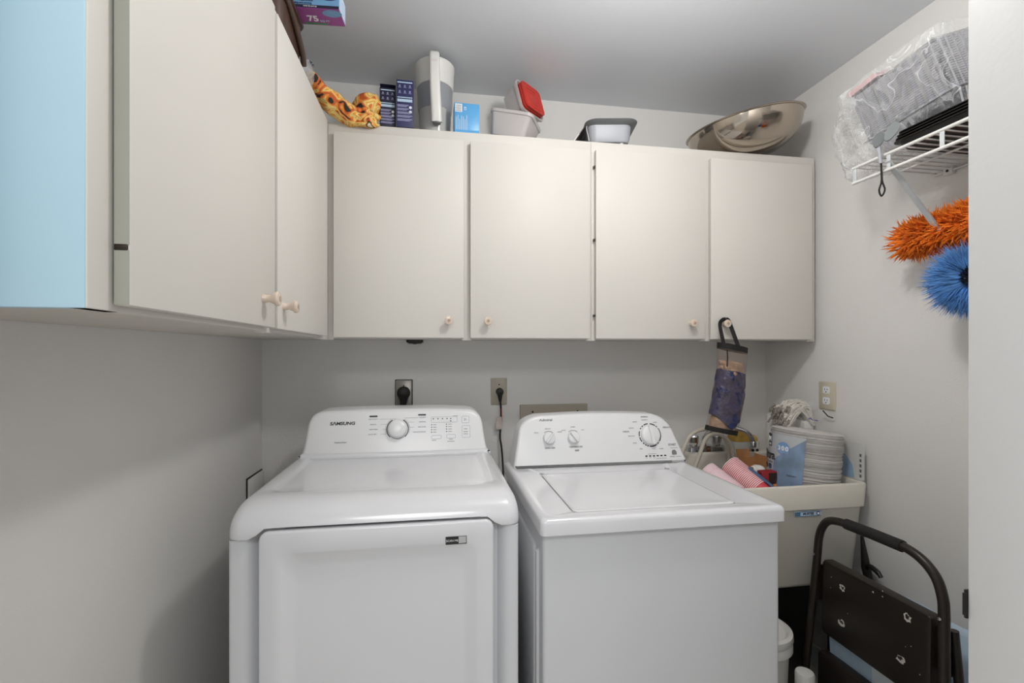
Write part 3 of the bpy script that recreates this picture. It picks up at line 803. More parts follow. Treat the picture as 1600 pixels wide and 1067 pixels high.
bm = loft(NB(), [[(-.045, -.0305, .001), (.045, -.0305, .001), (.045, -.0305, .014), (-.02, -.0305, .010), (-.045, -.0305, .013)], [(-.045, -.0325, 0.000), (.045, -.0335, 0.000), (.045, -.0312, .013), (-.02, -.0315, .009), (-.045, -.0312, .012)]])
part('bottom_flap', bm, SKYB, bb, 0)

# clear food tubs
def tub(bm, w, d, h, r=.02, taper=.012, t=.0018, lip=.005):
    o0, o1 = rr(-w / 2 + taper, w / 2 - taper, -d / 2 + taper, d / 2 - taper, r, 5), rr(-w / 2, w / 2, -d / 2, d / 2, r, 5)
    L = lambda o, i, z: [(x, y, z) for x, y in inset2(o, i)]
    return loft(bm, [L(o0, .008, 0), L(o0, .002, .002), L(o0, 0, .008), L(o1, .001, h * .88), L(o1, -lip * .8, h * .885), L(o1, -lip, h), L(o1, t, h), L(o1, t + .001, h * .88), L(o0, t, .009), L(o0, .008, .004)])
ta = thing('food_tub', 'frosted clear square plastic tub tipped on the cabinet top, below red lids', 'container', (0.300, 1.868, TOP + 0.022), (math.radians(2), math.radians(15), math.radians(-24)))
part('tub', tub(NB(), .165, .165, .092), CLEARP, ta)
tb = thing('food_tub', 'second clear plastic tub lying on its side, filled with red lids', 'container', (0.322, 1.925, TOP + 0.172), (0, math.radians(74), math.radians(-48)))
part('tub', tub(NB(), .130, .140, .085), CLEARP, tb)
proto = None
ax = Euler(tb.rotation_euler).to_matrix()
for k in range(5):
    pos = Vector(tb.location) + ax @ Vector((0, 0, 0.062 + 0.0085 * k))
    if proto is None:
        proto = thing('container_lid', 'innermost red plastic lid stacked in the clear tub lying on its side', 'lid', pos, tb.rotation_euler, 'red lids in the clear tub')
        o = rr(-.058, .058, -.062, .062, .02, 5)
        L = lambda i, z: [(x, y, z) for x, y in rr(-.058 + i, .058 - i, -.062 + i, .062 - i, max(.02 - i * .5, .006), 5)]
        part('lid_panel', loft(NB(), [L(.001, 0), L(0, .001), L(0, .006), L(.004, .007), L(.008, .0045), L(.014, .004), L(.016, .0060), L(.021, .0060), L(.023, .0035), L(.030, .0035), L(.032, .0055), L(.036, .0055), L(.038, .0035)]), RED, proto)
    else:
        dup(proto, pos, None, ('', 'second red plastic lid from the inside of the clear tub', 'middle red plastic lid of the five in the clear tub', 'second red plastic lid from the outside of the clear tub', 'outermost red plastic lid facing out of the clear tub')[k])

# grey colander tub with wide brim
cg = thing('colander_tub', 'grey plastic colander tub with wide flat brim and small feet', 'colander', (0.690, 1.845, TOP + 0.010), (0, 0, math.radians(-10)))
def L2(x0, x1, y0, y1, r, z): return [(x, y, z) for x, y in rr(x0, x1, y0, y1, r, 6)]
bm = loft(NB(), [L2(-.068, .068, -.06, .08, .02, 0), L2(-.076, .076, -.07, .09, .025, .004), L2(-.082, .082, -.076, .10, .03, .02), L2(-.086, .086, -.08, .105, .032, .068), L2(-.083, .083, -.077, .102, .03, .068), L2(-.078, .078, -.07, .095, .028, .02), L2(-.07, .07, -.06, .08, .02, .004)])
part('tub', bm, GREYP, cg, label='light grey rounded tub')
bm = loft(NB(), [L2(-.083, .083, -.078, .103, .03, .066), L2(-.094, .104, -.104, .13, .045, .074), L2(-.098, .108, -.108, .134, .045, .078), L2(-.094, .104, -.104, .13, .045, .0785), L2(-.082, .082, -.076, .101, .03, .070)], False, False)
part('brim', bm, GREYD, cg, label='dark grey flat brim')
bm = loft(NB(), [[(-.094, -.06, .076), (-.094, .12, .076), (-.094, .12, .073), (-.094, -.06, .073)], [(-.150, -.03, .004), (-.150, .12, .004), (-.146, .12, .001), (-.146, -.03, .001)]])
part('folded_side', bm, M('brown_grey_plastic', '#5d514c', .4), cg)
for fx, fy in ((-.045, -.058), (.048, -.058), (-.045, .07), (.048, .07)):
    part('foot', lathe(NB(), [(.003, -.010), (.007, -.008), (.008, -.003), (.006, .003)], 14, (fx, fy, 0)), WHITE, cg)
bm = NB(); tube(bm, sp([(-.090, -.070, .066), (-.092, -.078, .05), (-.088, -.085, .025), (-.084, -.088, .0)]), .0016, 6)
part('wire_loop', bm, WHITE, cg)
bm = NB(); tube(bm, [(-.118, -.05, .046), (-.140, -.05, .014)], .0028, 6)
part('wire_loop', bm, WHITE, cg)

# stainless bowls
def bowl(bm, R, D, rb, t=.0016):
    prof = [(.001, 0), (rb, 0)]
    for k in range(1, 13):
        a = PI / 2 * k / 12
        prof.append((rb + (R - rb) * math.sin(a) ** 0.9, D * (1 - math.cos(a)) ** 0.95))
    pr = prof + [(R + .006, D + .001), (R + .009, D + .0035), (R + .007, D + .006), (R + .001, D + .004)]
    inner = [(max(.0005, r - t), h + t) for r, h in prof[::-1]]
    return lathe(bm, pr + inner, 72)
bw = thing('mixing_bowl', 'large stainless steel mixing bowl tilted on the cabinet top in the right corner', 'bowl', (1.315, 1.835, 2.1455), (math.radians(3), math.radians(-11), 0))
part('shell', bowl(NB(), .222, .128, .055), STEEL, bw, 60)
b2 = thing('mixing_bowl', 'smaller stainless steel bowl nested inside the large tilted bowl', 'bowl', (1.312, 1.835, 2.166), (math.radians(3), math.radians(-11), 0))
part('shell', bowl(NB(), .186, .112, .05), STEEL, b2, 60)

# ------------------------------------------------------------------ things on top of the left cabinet
bn = thing('storage_bin', 'dark brown plastic bin on the left cabinet top under the purple carton', 'bin', (-0.50, 1.36, TOP))
def BL(i, z, r=.03): return [(x, y, z) for x, y in rr(-0.66 + i, -0.372 - i, 1.250 + i, 1.440 - i, r, 6)]
part('tub', loft(NB(), [BL(.012, TOP), BL(.004, TOP + .004), BL(.002, TOP + .03), BL(0, TOP + .112), BL(.003, TOP + .112), BL(.008, TOP + .02)]), BROWN, bn, 50)
bm = NB(); tube(bm, sp([(-.3705, 1.26, TOP + .085), (-.368, 1.30, TOP + .075), (-.367, 1.36, TOP + .052), (-.367, 1.41, TOP + .028), (-.370, 1.436, TOP + .008)]), .008, 10)
part('side_ridge', bm, BROWN, bn, 60)
part('rim', loft(NB(), [BL(-.004, TOP + .105), BL(-.006, TOP + .110), BL(-.004, TOP + .1145), BL(.004, TOP + .1145), BL(.003, TOP + .106)]), BROWN, bn)
wrp = thing('wrap_carton', 'purple and blue carton of food bags overhanging the left cabinet top', 'box', (-0.252, 1.41, TOP + .1155), (0, math.radians(0.0), math.radians(-4)))
part('carton', B(-.30, 0, -.066, 0, 0, .058, bev=.001), BLUEC, wrp)
part('purple_underside', B(-.2995, .0005, -.0665, -.0005, -.0004, .002), PURPLE, wrp, 0, label='purple underside of the carton')
part('dark_band', B(-.2995, 0.0002, -.0672, -.0660, .001, .0085), NAVYD, wrp, 0)
part('end_flap', B(.0003, .0011, -.064, -.002, .003, .056), PALEB, wrp, 0)
text('75', .030, WHITEP, wrp, (-.080, -.026, -.0008), (PI, 0, 0), bold=.0008)
text('SQ FT', .010, PALEB, wrp, (-.050, -.0185, -.0008), (PI, 0, 0))
bm = loft(NB(), [[(a * .026 - .022, b * .014 - .050, z) for a, b in [(math.cos(2 * PI * k / 28), math.sin(2 * PI * k / 28)) for k in range(28)]] for z in (-.0004, -.0008)])
part('blue_oval', bm, BLUEC, wrp, 0)
part('green_strip', B(-.108, -.045, -.0095, -.0035, -.001, -.0004), GREENC, wrp, 0)
part('green_patch', B(-.235, -.165, -.0674, -.0662, .012, .024), GREENC, wrp, 0)
text('LOCKS IN FRESHNESS', .0078, NAVY, wrp, (-.105, -.0668, .021))
text('for freezing and storing', .0072, NAVY, wrp, (-.105, -.0668, .0135))
text('twist tie and zip', .0055, WHITEP, wrp, (-.075, -.0675, .005))
bm = loft(NB(), [[(a * .024 - .026, y, b * .011 + .034) for a, b in [(math.cos(2 * PI * k / 28), math.sin(2 * PI * k / 28)) for k in range(28)]] for y in (-.0668, -.0664)])
part('dark_oval', bm, NAVY, wrp, 0)
gv = thing('glass_vase', 'clear glass vase lying on the left cabinet top behind the brown bin', 'vase', (-0.418, 1.52, TOP), (0, 0, 0))
bm = lathe(NB(), [(.022, 0), (.026, .004), (.036, .05), (.047, .075), (.050, .10), (.046, .125), (.043, .125), (.047, .10), (.042, .07), (.03, .03), (.018, .006)], 32)
xf(bm, Matrix.Translation((-0.425, 1.475, TOP + .051)) @ Matrix.Rotation(math.radians(-82), 4, 'X') @ Matrix.Rotation(0.0, 4, 'Z'))
part('glass', bm, GLASS, gv, 60)

# floral cloth, crumpled over the corner of the two cabinets
fc = thing('floral_cloth', 'orange and yellow floral cloth crumpled over the corner of the cabinets', 'cloth', (-0.30, 1.76, TOP))
def fold(pts, rad, flat, seed, amp=.009, fq=26):
    bm = NB(); P = sp(pts, 7)
    R = []
    n = len(P)
    for i in range(n):
        t = i / (n - 1) * (len(rad) - 1); k = min(int(t), len(rad) - 2); R.append(rad[k] + (rad[k + 1] - rad[k]) * (t - k))
    tube(bm, P, R, 22, flat)
    bmesh.ops.subdivide_edges(bm, edges=bm.edges[:], cuts=1, use_grid_fill=True)
    return crumple(bm, amp, fq, seed)
part('fold', fold([(-.392, 1.60, TOP + .075), (-.372, 1.66, TOP + .055), (-.350, 1.70, TOP + .040), (-.30, 1.735, TOP + .020), (-.24, 1.745, TOP + .010), (-.205, 1.75, TOP + .004)], [.018, .034, .040, .036, .028, .014], .75, 1.0), FLORAL, fc, 80)
part('fold', fold([(-.31, 1.80, TOP + .030), (-.27, 1.80, TOP + .060), (-.24, 1.79, TOP + .078), (-.215, 1.80, TOP + .088), (-.20, 1.81, TOP + .095)], [.030, .046, .050, .042, .012], .9, 5.0), FLORAL, fc, 80)
part('fold', fold([(-.38, 1.66, TOP + .09), (-.34, 1.72, TOP + .066), (-.29, 1.745, TOP + .040), (-.245, 1.75, TOP + .032), (-.205, 1.775, TOP + .028)], [.012, .024, .026, .03, .02], .6, 9.0), FLORAL, fc, 80)
part('fold', fold([(-.30, 1.752, TOP + .000), (-.26, 1.742, TOP - .006), (-.215, 1.745, TOP - .006), (-.195, 1.752, TOP + .000)], [.010, .016, .014, .004], .5, 13.0, .003), FLORAL, fc, 80)
bm = lathe(NB(), [(.016, 0), (.019, .002), (.020, .006), (.016, .008), (.014, .004)], 24)
xf(bm, Matrix.Translation((-.397, 1.585, TOP + .098)) @ Euler((math.radians(60), 0, math.radians(35))).to_matrix().to_4x4())
part('metal_ring', bm, CHROME, fc, 60, label='bright metal ring at the cloth end')

# ------------------------------------------------------------------ wire shelf on the right wall
SZ = 1.888
SX0, SX1, SY0, SY1 = 1.280, XR - .004, 0.62, 1.282
shf = thing('wire_shelf', 'white coated wire shelf on the right wall holding foil pans', 'shelf', (1.43, 0.95, 1.5))
for z in (SZ, SZ - .046):
    bm = NB(); tube(bm, [(SX0, SY0, z), (SX0, SY1, z)], .0048, 10)
    part('front_rod', bm, WIRE, shf, 60)
for x in (SX1 - .004, 1.43):
    bm = NB(); tube(bm, [(x, SY0, SZ - .005), (x, SY1, SZ - .005)], .0036, 8)
    part('long_rod', bm, WIRE, shf, 60)
bm = NB(); tube(bm, [(SX0 - .001, 0, 0), (SX1, 0, 0)], .0024, 6)
org = ORG[shf.name]
bmesh.ops.recalc_face_normals(bm, faces=bm.faces[:])
me = bpy.data.meshes.new('cross_wire'); bm.to_mesh(me); bm.free(); finish(me, WIRE, 60)
n = int((SY1 - SY0) / .0255)
for k in range(n + 1):
    share('cross_wire', me, shf, Vector((0, SY1 - .004 - .0255 * k, SZ + .002)) - org)
for y in (1.275, 1.165, 1.02, .87, .72):
    bm = B(SX0 - .002, SX0 + .0005, y - .006, y + .006, SZ - .05, SZ + .004, bev=.001)
    part('rod_strap', bm, WBRACE, shf)
def flatbar(a, b, w, t):
    a = Vector(a); b = Vector(b); d = (b - a).normalized(); s = Vector((0, 1, 0)); nrm = d.cross(s)
    return loft(NB(), [[p + s * i * w + nrm * j * t for i, j in ((-1, -1), (1, -1), (1, 1), (-1, 1))] for p in (a, b)])
br = part('brace', flatbar((SX0 - .004, 1.165, SZ - .022), (XR - .002, 1.165, SZ - .36), .0075, .003), WBRACE, shf, label='white diagonal shelf brace')
part('brace_foot', B(XR - .004, XR - .0002, 1.155, 1.175, SZ - .39, SZ - .35, bev=.001), WBRACE, shf)
for y in (1.235, 0.95):
    c = part('wall_clip', B(XR - .016, XR - .0003, y - .014, y + .014, SZ - .018, SZ + .006, bev=.003), WIRE, shf)
    part('screw', lathe(NB(), [(.004, XR - .016), (.004, XR - .018), (.001, XR - .0185)], 12, (0, y, SZ - .006), 'x'), DARKM, c)

# black trays on the shelf
proto = None
for k in range(4):
    if proto is None:
        proto = thing('black_tray', 'lowest black plastic tray, lying directly on the shelf wires', 'tray', (1.43, 0.99, SZ + .005), group='black trays on the shelf')
        bm = loft(NB(), [[(x, y, z) for x, y in rr(-a, a, -b, b, .02, 5)] for a, b, z in ((.115, .155, 0), (.12, .16, .002), (.132, .172, .022), (.140, .180, .023), (.140, .180, .025), (.130, .170, .025), (.118, .158, .004))])
        part('tray', xf(bm, Matrix.Translation(ORG[proto.name])), BLACK, proto)
    else:
        dup(proto, (1.43 + .002 * k, 0.99 - .003 * k, SZ + .005 + .0085 * k), None, ('', 'second black plastic tray from the bottom on the wire shelf', 'third black plastic tray from the bottom on the wire shelf', 'topmost black plastic tray, right under the foil pans')[k])

# stack of foil pans, leaning, in a clear bag
ROLL, PITCH = math.radians(19), math.radians(-6)
e1 = Vector((math.cos(ROLL), 0, math.sin(ROLL)))
up = Vector((-math.sin(ROLL), 0, math.cos(ROLL)))
e2 = Vector((0, 1, 0))
e2 = (e2 * math.cos(PITCH) + up * math.sin(PITCH)).normalized()
up = e1.cross(e2).normalized()
PM = Matrix((e1, e2, up)).transposed()
PROT = PM.to_euler()
PW, PD, PH = .245, .285, .058
corner = Vector((1.300, 1.005, 1.995))
pc = corner + e1 * PW / 2 + e2 * PD / 2 - up * PH
def pan_bm():
    o = rr(-PW / 2, PW / 2, -PD / 2, PD / 2, .022, 4)
    i = rr(-PW / 2 + .012, PW / 2 - .012, -PD / 2 + .012, PD / 2 - .012, .02, 4)
    b = rr(-PW / 2 + .034, PW / 2 - .034, -PD / 2 + .034, PD / 2 - .034, .02, 4)
    LL = lambda q, z: [(x, y, z) for x, y in q]
    return loft(NB(), [LL(b, 0), LL(i, PH - .003), LL(inset2(o, .001), PH - .0026), LL(o, PH - .0014), LL(inset2(o, .001), PH), LL(inset2(o, .004), PH - .0006), LL(inset2(i, .001), PH - .0014), LL(inset2(b, .001), .001)])
NPAN = 24
proto = None
for k in range(NPAN):
    pos = pc + up * (.0062 * k)
    if proto is None:
        proto = thing('foil_pan', 'lowest aluminium foil pan of the leaning stack, its crinkled side showing', 'pan', pos, PROT, 'foil pans on the wire shelf')
        bm = pan_bm()
        part('pan', bm, FOIL, proto, 30)
        # crinkled side skirt of the lowest pan
        o0 = rr(-PW / 2 + .010, PW / 2 - .010, -PD / 2 + .010, PD / 2 - .010, .02, 4)
        i0 = rr(-PW / 2 + .032, PW / 2 - .032, -PD / 2 + .032, PD / 2 - .032, .02, 4)
        def dense(o):
            out = []
            for a in range(len(o)):
                p, q = Vector(o[a]), Vector(o[(a + 1) % len(o)])
                for t in range(16 if (q - p).length > .03 else 1): out.append(p.lerp(q, t / (16 if (q - p).length > .03 else 1)))
            return out
        d0, d1 = dense(o0), dense(i0)
        d0 = [(p.x * (1.0 + (.012 if q % 2 else -.012)), p.y * (1.0 + (.012 if q % 2 else -.012)), PH - .005) for q, p in enumerate(d0)]
        d1 = [(p.x * (1.0 + (.016 if q % 2 else -.012)), p.y * (1.0 + (.016 if q % 2 else -.012)), .004) for q, p in enumerate(d1)]
        part('crinkled_side', loft(NB(), [d0, d1], False, False), FOILC, proto, 0)
    elif k == 1:
        sec = bpy.data.objects.new('foil_pan', None); COL.objects.link(sec); sec.location = pos; sec.rotation_euler = PROT
        sec['label'] = 'aluminium foil pan nested in the leaning stack on the wire shelf'; sec['category'] = 'pan'; sec['group'] = 'foil pans on the wire shelf'
        ORG[sec.name] = Vector((0, 0, 0))
        share('pan', proto.children[0].data, sec)
    else:
        dup(sec, pos, None, 'topmost aluminium foil pan of the leaning stack, under the lid board' if k == NPAN - 1 else None)
# board lying on the pans
topc = pc + up * (PH + .0062 * (NPAN - 1) + .004)
bd = thing('cardboard_lid', 'flat white and grey lid board on top of the foil pan stack', 'lid', topc, PROT)
part('board', B(-PW / 2 + .03, PW / 2 + .02, -PD / 2 + .03, PD / 2 + .0, -.002, .004, bev=.001), M('grey_board', '#b9b8b4', .6), bd)
part('pink_label', crumple(loft(NB(), [[(x, y, z) for x, y in rr(-PW / 2 + .0, -PW / 2 + .06, .02, .125, .01, 5)] for z in (-.001, .003, .009)]), .006, 40), PINK, bd, label='crumpled pink paper label')
# clear bag round the stack
bag = thing('clear_plastic_bag', 'crinkled clear plastic bag around the foil pan stack', 'bag', pc, PROT)
bm = NB(); HB = PH + .0062 * NPAN
lp = []
for z, g, sh_ in ((-.012, -.012, 0), (-.004, .010, 0), (.03, .016, 0), (HB * .5, .016, 0), (HB * .85, .018, 0), (HB + .012, .014, 0), (HB + .022, -.01, 0)):
    q = rr(-PW / 2 - g, PW / 2 + g - .004, -PD / 2 - g + .0, PD / 2 + g, .03, 4)
    dd = []
    for a in range(len(q)):
        p, r_ = Vector(q[a]), Vector(q[(a + 1) % len(q)])
        m_ = 14 if (r_ - p).length > .05 else 1
        for t in range(m_): dd.append((*p.lerp(r_, t / m_), z))
    lp.append(dd)
loft(bm, lp, False, False)
bmesh.ops.subdivide_edges(bm, edges=bm.edges[:], cuts=1, use_grid_fill=True)
crumple(bm, .006, 30, 3.0)
part('film', bm, FILM, bag, 80)
# loose tail at the far end hanging past the shelf
bm = NB()
lp = []
for s_, w_, h_, dz in ((-.01, .118, .108, 0), (.02, .112, .110, -.012), (.05, .10, .10, -.028), (.075, .078, .08, -.045), (.095, .045, .055, -.06), (.108, .012, .025, -.075)):
    lp.append([(-PW * .16 + a, PD / 2 + .012 + s_, HB * .42 + b + dz) for a, b in rr(-w_, w_, -h_, h_, min(w_, h_) * .6, 7)])
loft(bm, lp, False, True)
bmesh.ops.subdivide_edges(bm, edges=bm.edges[:], cuts=2, use_grid_fill=True)
crumple(bm, .018, 24, 8.0)
part('loose_tail', bm, FILMT, bag, 80)

# grey paddles with black wrist loop, over the shelf front
pd = thing('grey_paddle_tool', 'pair of rounded grey paddles with a black wrist loop on the shelf front', 'tool', (1.262, 1.165, 1.895))
def leaf(c, w, h, ang, t=.002):
    pts = [(math.cos(a) * w * (1 - .25 * (1 - math.sin(a)) / 2), math.sin(a) * h) for a in [2 * PI * k / 28 for k in range(28)]]
    bm = loft(NB(), [[(x, z_, y) for x, y in pts] for z_ in (-t, t)])
    return xf(bm, Matrix.Translation(c) @ Euler((math.radians(-18), math.radians(ang), math.radians(-52))).to_matrix().to_4x4())
part('paddle', leaf((1.258, 1.176, 1.930), .0150, .0250, 14), M('slate_grey_plastic', '#616566', .35), pd)
part('paddle', leaf((1.268, 1.146, 1.940), .0150, .0300, 24), M('mid_grey_plastic', '#757b7a', .35), pd)
bm = NB(); tube(bm, [(1.257, 1.176, 1.910), (1.260, 1.174, 1.885), (1.263, 1.174, 1.862)], [.006, .005, .004], 10)
part('stem', bm, GREYP, pd)
bm = NB(); tube(bm, sp([(1.263, 1.173, 1.868), (1.264, 1.173, 1.84), (1.265, 1.1735, 1.81), (1.261, 1.177, 1.785), (1.265, 1.173, 1.768), (1.270, 1.168, 1.785), (1.266, 1.172, 1.81), (1.265, 1.1725, 1.84)], 6), .0024, 8)
part('wrist_loop', bm, STRAP, pd)

# ------------------------------------------------------------------ dusters on the right wall
def tufts(n, core, length, rad, seed, bend=.3, seg=3, crv=None):
    """n tapered strands; core(i) -> (root point, direction)"""
    rnd = random.Random(seed)
    vs, fs = [], []
    for i in range(n):
        p, d = core(rnd)
        d = d.normalized()
        L_ = length * rnd.uniform(.75, 1.08)
        side = Vector((rnd.uniform(-1, 1), rnd.uniform(-1, 1), rnd.uniform(-1, .6))).normalized() * bend
        a = d.orthogonal().normalized(); b = d.cross(a)
        base = len(vs)
        for s in range(seg):
            t = s / seg
            c = p + d * L_ * t + side * L_ * t * t
            r = rad * (1 - .35 * t)
            for k in range(3):
                an = 2 * PI * k / 3
                vs.append(c + a * r * math.cos(an) + b * r * math.sin(an))
        vs.append(p + d * L_ + side * L_)
        for s in range(seg - 1):
            for k in range(3):
                q = base + s * 3
                fs.append((q + k, q + (k + 1) % 3, q + 3 + (k + 1) % 3, q + 3 + k))
        q = base + (seg - 1) * 3
        for k in range(3): fs.append((q + k, q + (k + 1) % 3, len(vs) - 1))
    return vs, fs
def stuff_part(name, vs, fs, mat, parent, label=None):
    me = bpy.data.meshes.new(name)
    o_ = ORG[parent.name]
    me.from_pydata([tuple(v - o_) for v in vs], [], fs); me.update()
    finish(me, mat, 60)
    o = bpy.data.objects.new(name, me); COL.objects.link(o); o.parent = parent; o['kind'] = 'stuff'
    if label: o['label'] = label
    return o
od = thing('orange_duster', 'long shaggy orange microfibre duster on the right wall under the shelf', 'duster', (1.50, 1.20, 1.60))
oc = Vector((1.486, 1.155, 1.684)); oa = Vector((0, .142, -.010))
def ocore(r):
    t = r.uniform(-1, 1); an = r.uniform(0, 2 * PI)
    p = oc + oa * t
    e = max(0, abs(t) - .75) * 4
    d = Vector((math.cos(an), e * (1 if t > 0 else -1) * 1.3 + r.uniform(-.2, .2), math.sin(an) * 1.0))
    return p + Vector((d.x * .026, 0, d.z * .030)), d + Vector((0, .5 * r.uniform(-1, 1), 0))
vs, fs = tufts(3000, ocore, .036, .0034, 3, bend=.55)
stuff_part('microfibre_pile', vs, fs, ORANGE, od)
bm = NB(); tube(bm, [oc + oa * 1.0, oc + oa * .8, oc - oa * 1.0, oc - oa * 1.2, oc - oa * 2.6], [.012, .026, .026, .012, .012], 12)
part('core', bm, ORANGE, od, 60)
bm = NB(); tube(bm, [oc - oa * 2.0, oc - oa * 3.9], .011, 10)
part('handle', bm, GREYP, od, 60)
bm = NB(); tube(bm, sp([(XR - .0005, .78, 1.665), (XR - .05, .78, 1.665), (1.50, .78, 1.672), (1.488, .78, 1.70)]), .004, 8)
part('wall_hook', bm, WIRE, od, 60)
bd_ = thing('blue_duster', 'round shaggy blue duster head hanging below the orange duster', 'duster', (1.47, 1.12, 1.44))
bc = Vector((1.456, 1.085, 1.522)); ba = Vector((-.72, -.69, .05)).normalized()
bu = ba.orthogonal().normalized(); bv = ba.cross(bu)
def bcore(r):
    an = r.uniform(0, 2 * PI); t = r.uniform(-.028, .028)
    d = bu * math.cos(an) + bv * math.sin(an) + ba * (t * 14 + r.uniform(-.15, .15))
    return bc + ba * t + (bu * math.cos(an) + bv * math.sin(an)) * .018, d
vs, fs = tufts(4200, bcore, .079, .0014, 11, bend=.30)
stuff_part('microfibre_pile', vs, fs, BLUEF, bd_)
def bcore2(r):
    an = r.uniform(0, 2 * PI); q = r.uniform(0, .022)
    return bc + ba * .028 + (bu * math.cos(an) + bv * math.sin(an)) * q, ba + (bu * math.cos(an) + bv * math.sin(an)) * .5
vs, fs = tufts(500, bcore2, .026, .0014, 17)
stuff_part('dark_centre_pile', vs, fs, BLUED, bd_, 'dark navy centre of the duster')
bm = NB(); tube(bm, [bc + ba * .03, bc - ba * .03, bc - ba * .08, Vector((1.55, 1.08, 1.5)), Vector((1.555, 0.95, 1.47)), Vector((1.555, 0.75, 1.45))], .010, 10)
part('handle', bm, GREYP, bd_, 60)
bm = NB(); tube(bm, sp([(XR - .0005, .80, 1.445), (1.555, .80, 1.436), (1.54, .80, 1.445), (1.537, .80, 1.462)]), .004, 8)
part('wall_hook', bm, WIRE, bd_, 60)

# ------------------------------------------------------------------ laundry sink
sk = thing('laundry_sink', 'cream plastic laundry tub sink between the washer and the right wall', 'sink', (1.268, 1.76, 0))
A0, A1, C0, C1 = 0.985, 1.552, 1.483, 2.060
def SL(i, z, r=.03): return [(x, y, z) for x, y in rr(A0 + i, A1 - i, C0 + i, C1 - i, r, 6)]
bm = loft(NB(), [SL(.055, .470), SL(.044, .474), SL(.032, .49), SL(.012, .757), SL(.010, .760), SL(.004, .764), SL(.0, .842), SL(.002, .846), SL(.005, .847), SL(.016, .847), SL(.020, .842), SL(.026, .712), SL(.045, .70)])
part('basin', bm, CREAM, sk, 40)
part('faucet_deck', B(1.03, 1.50, 1.925, 2.058, .70, .874, bev=.008, seg=3), CREAM, sk)
for lx in (A0 + .06, A1 - .06):
    for ly in (C0 + .07, C1 - .07):
        bm = loft(NB(), [[(x, y, z) for x, y in rr(lx - w, lx + w, ly - w, ly + w, .006, 3)] for z, w in ((0, .016), (.5, .022))])
        part('leg', bm, CREAM, sk)
stk = part('front_sticker', B(1.247, 1.352, C0 + .0005, C0 + .0024, .742, .7595), PALEB, sk, label='small blue and white sticker on the sink front')
xr_ = 1.247
bm = B(1.247, 1.268, C0 - .0004, C0 + .0008, .743, .7585); box(bm, 1.268, 1.35, C0 - .0004, C0 + .0008, .742, .744); box(bm, 1.268, 1.35, C0 - .0004, C0 + .0008, .7575, .7595)
part('blue_print', bm, M('sticker_blue', '#4a6c8c', .5), stk, 0)
text('MUSTEE', .011, NAVYD, stk, (1.300, C0 - .0001, .7508), sx=1.1, bold=.0003)
part('round_logo', lathe(NB(), [(.007, C0 + .0006), (.007, C0 - .0004)], 20, (1.339, 0, .7508), 'y'), NAVYD, stk, 0)
part('round_logo_centre', lathe(NB(), [(.0045, C0 + .0002), (.0045, C0 - .0007)], 20, (1.339, 0, .7508), 'y'), WHITEP, stk, 0)
fct = thing('laundry_faucet', 'chrome two handle faucet on the back of the laundry sink', 'faucet', (1.205, 1.985, .8745))
bm = loft(NB(), [[(x, y, z) for x, y in rr(1.118 + i, 1.298 - i, 1.955 + i, 2.012 - i, .02, 6)] for z, i in ((.8745, 0), (.893, .002), (.899, .008))])
part('base_plate', bm, CHROME, fct)
for hx in (1.150, 1.262):
    h = part('handle', lathe(NB(), [(.017, .898), (.018, .905), (.023, .915), (.024, .940), (.019, .948), (.002, .950)], 14, (hx, 1.980, 0)), CHROME, fct, 20)
bm = NB(); tube(bm, sp([(1.206, 1.985, .898), (1.208, 1.985, .935), (1.235, 1.965, .968), (1.29, 1.93, .985), (1.345, 1.90, .975), (1.372, 1.885, .945), (1.378, 1.882, .915)], 6), .0095, 12)
part('spout', bm, CHROME, fct, 60)
part('aerator', lathe(NB(), [(.012, .905), (.0125, .925), (.010, .93)], 16, (1.378, 1.882, 0)), CHROME, fct)

# rubber hoses looping over
def hose(pts, label):
    bm = NB(); tube(bm, sp(pts, 8), .0085, 10)
    return solo('drain_hose', bm, HOSE, label, 'hose', smooth=60)
hose([(0.985, 1.86, .70), (1.008, 1.86, .80), (1.030, 1.865, .885), (1.065, 1.87, .955), (1.115, 1.88, .985), (1.18, 1.89, .985), (1.24, 1.895, .955), (1.268, 1.895, .90), (1.268, 1.89, .83), (1.262, 1.885, .74)],
     'outer beige rubber hose looping from the washer into the sink')
hose([(1.045, 1.84, .71), (1.062, 1.838, .80), (1.092, 1.835, .885), (1.118, 1.835, .95), (1.150, 1.84, .972), (1.20, 1.842, .968), (1.245, 1.845, .925), (1.262, 1.845, .86), (1.30, 1.845, .80), (1.302, 1.845, .74)],
     'inner beige rubber hose looping in front of the faucet into the sink')

# sponge caddy
cd = thing('sponge_caddy', 'white caddy with scalloped base on the sink deck holding sponges', 'caddy', (1.388, 1.985, .8745))
bm = loft(NB(), [[(x, y, z) for x, y in rr(1.325 + i, 1.452 - i, 1.93 + i, 2.03 - i, .012, 5)] for z, i in ((.8745, .006), (.896, .002), (.918, 0), (.918, .003), (.885, .008))])
part('tray', bm, WHITE, cd)
for k in range(5):
    part('scallop_slot', lathe(NB(), [(.006, 1.9295), (.006, 1.9335)], 10, (1.345 + .022 * k, 0, .8795), 'y'), BLACK, cd)
sg = solo('sponge', crumple(loft(NB(), [[(x, y, z) for x, y in rr(1.335 + i, 1.405 - i, 1.94 + i, 2.01 - i, .012, 6)] for z, i in ((.905, 0), (.93, -.002), (.948, .002), (.956, .012))]), .004, 60), SPONGE, 'larger yellow sponge in the white caddy under the faucet spout', 'sponge')
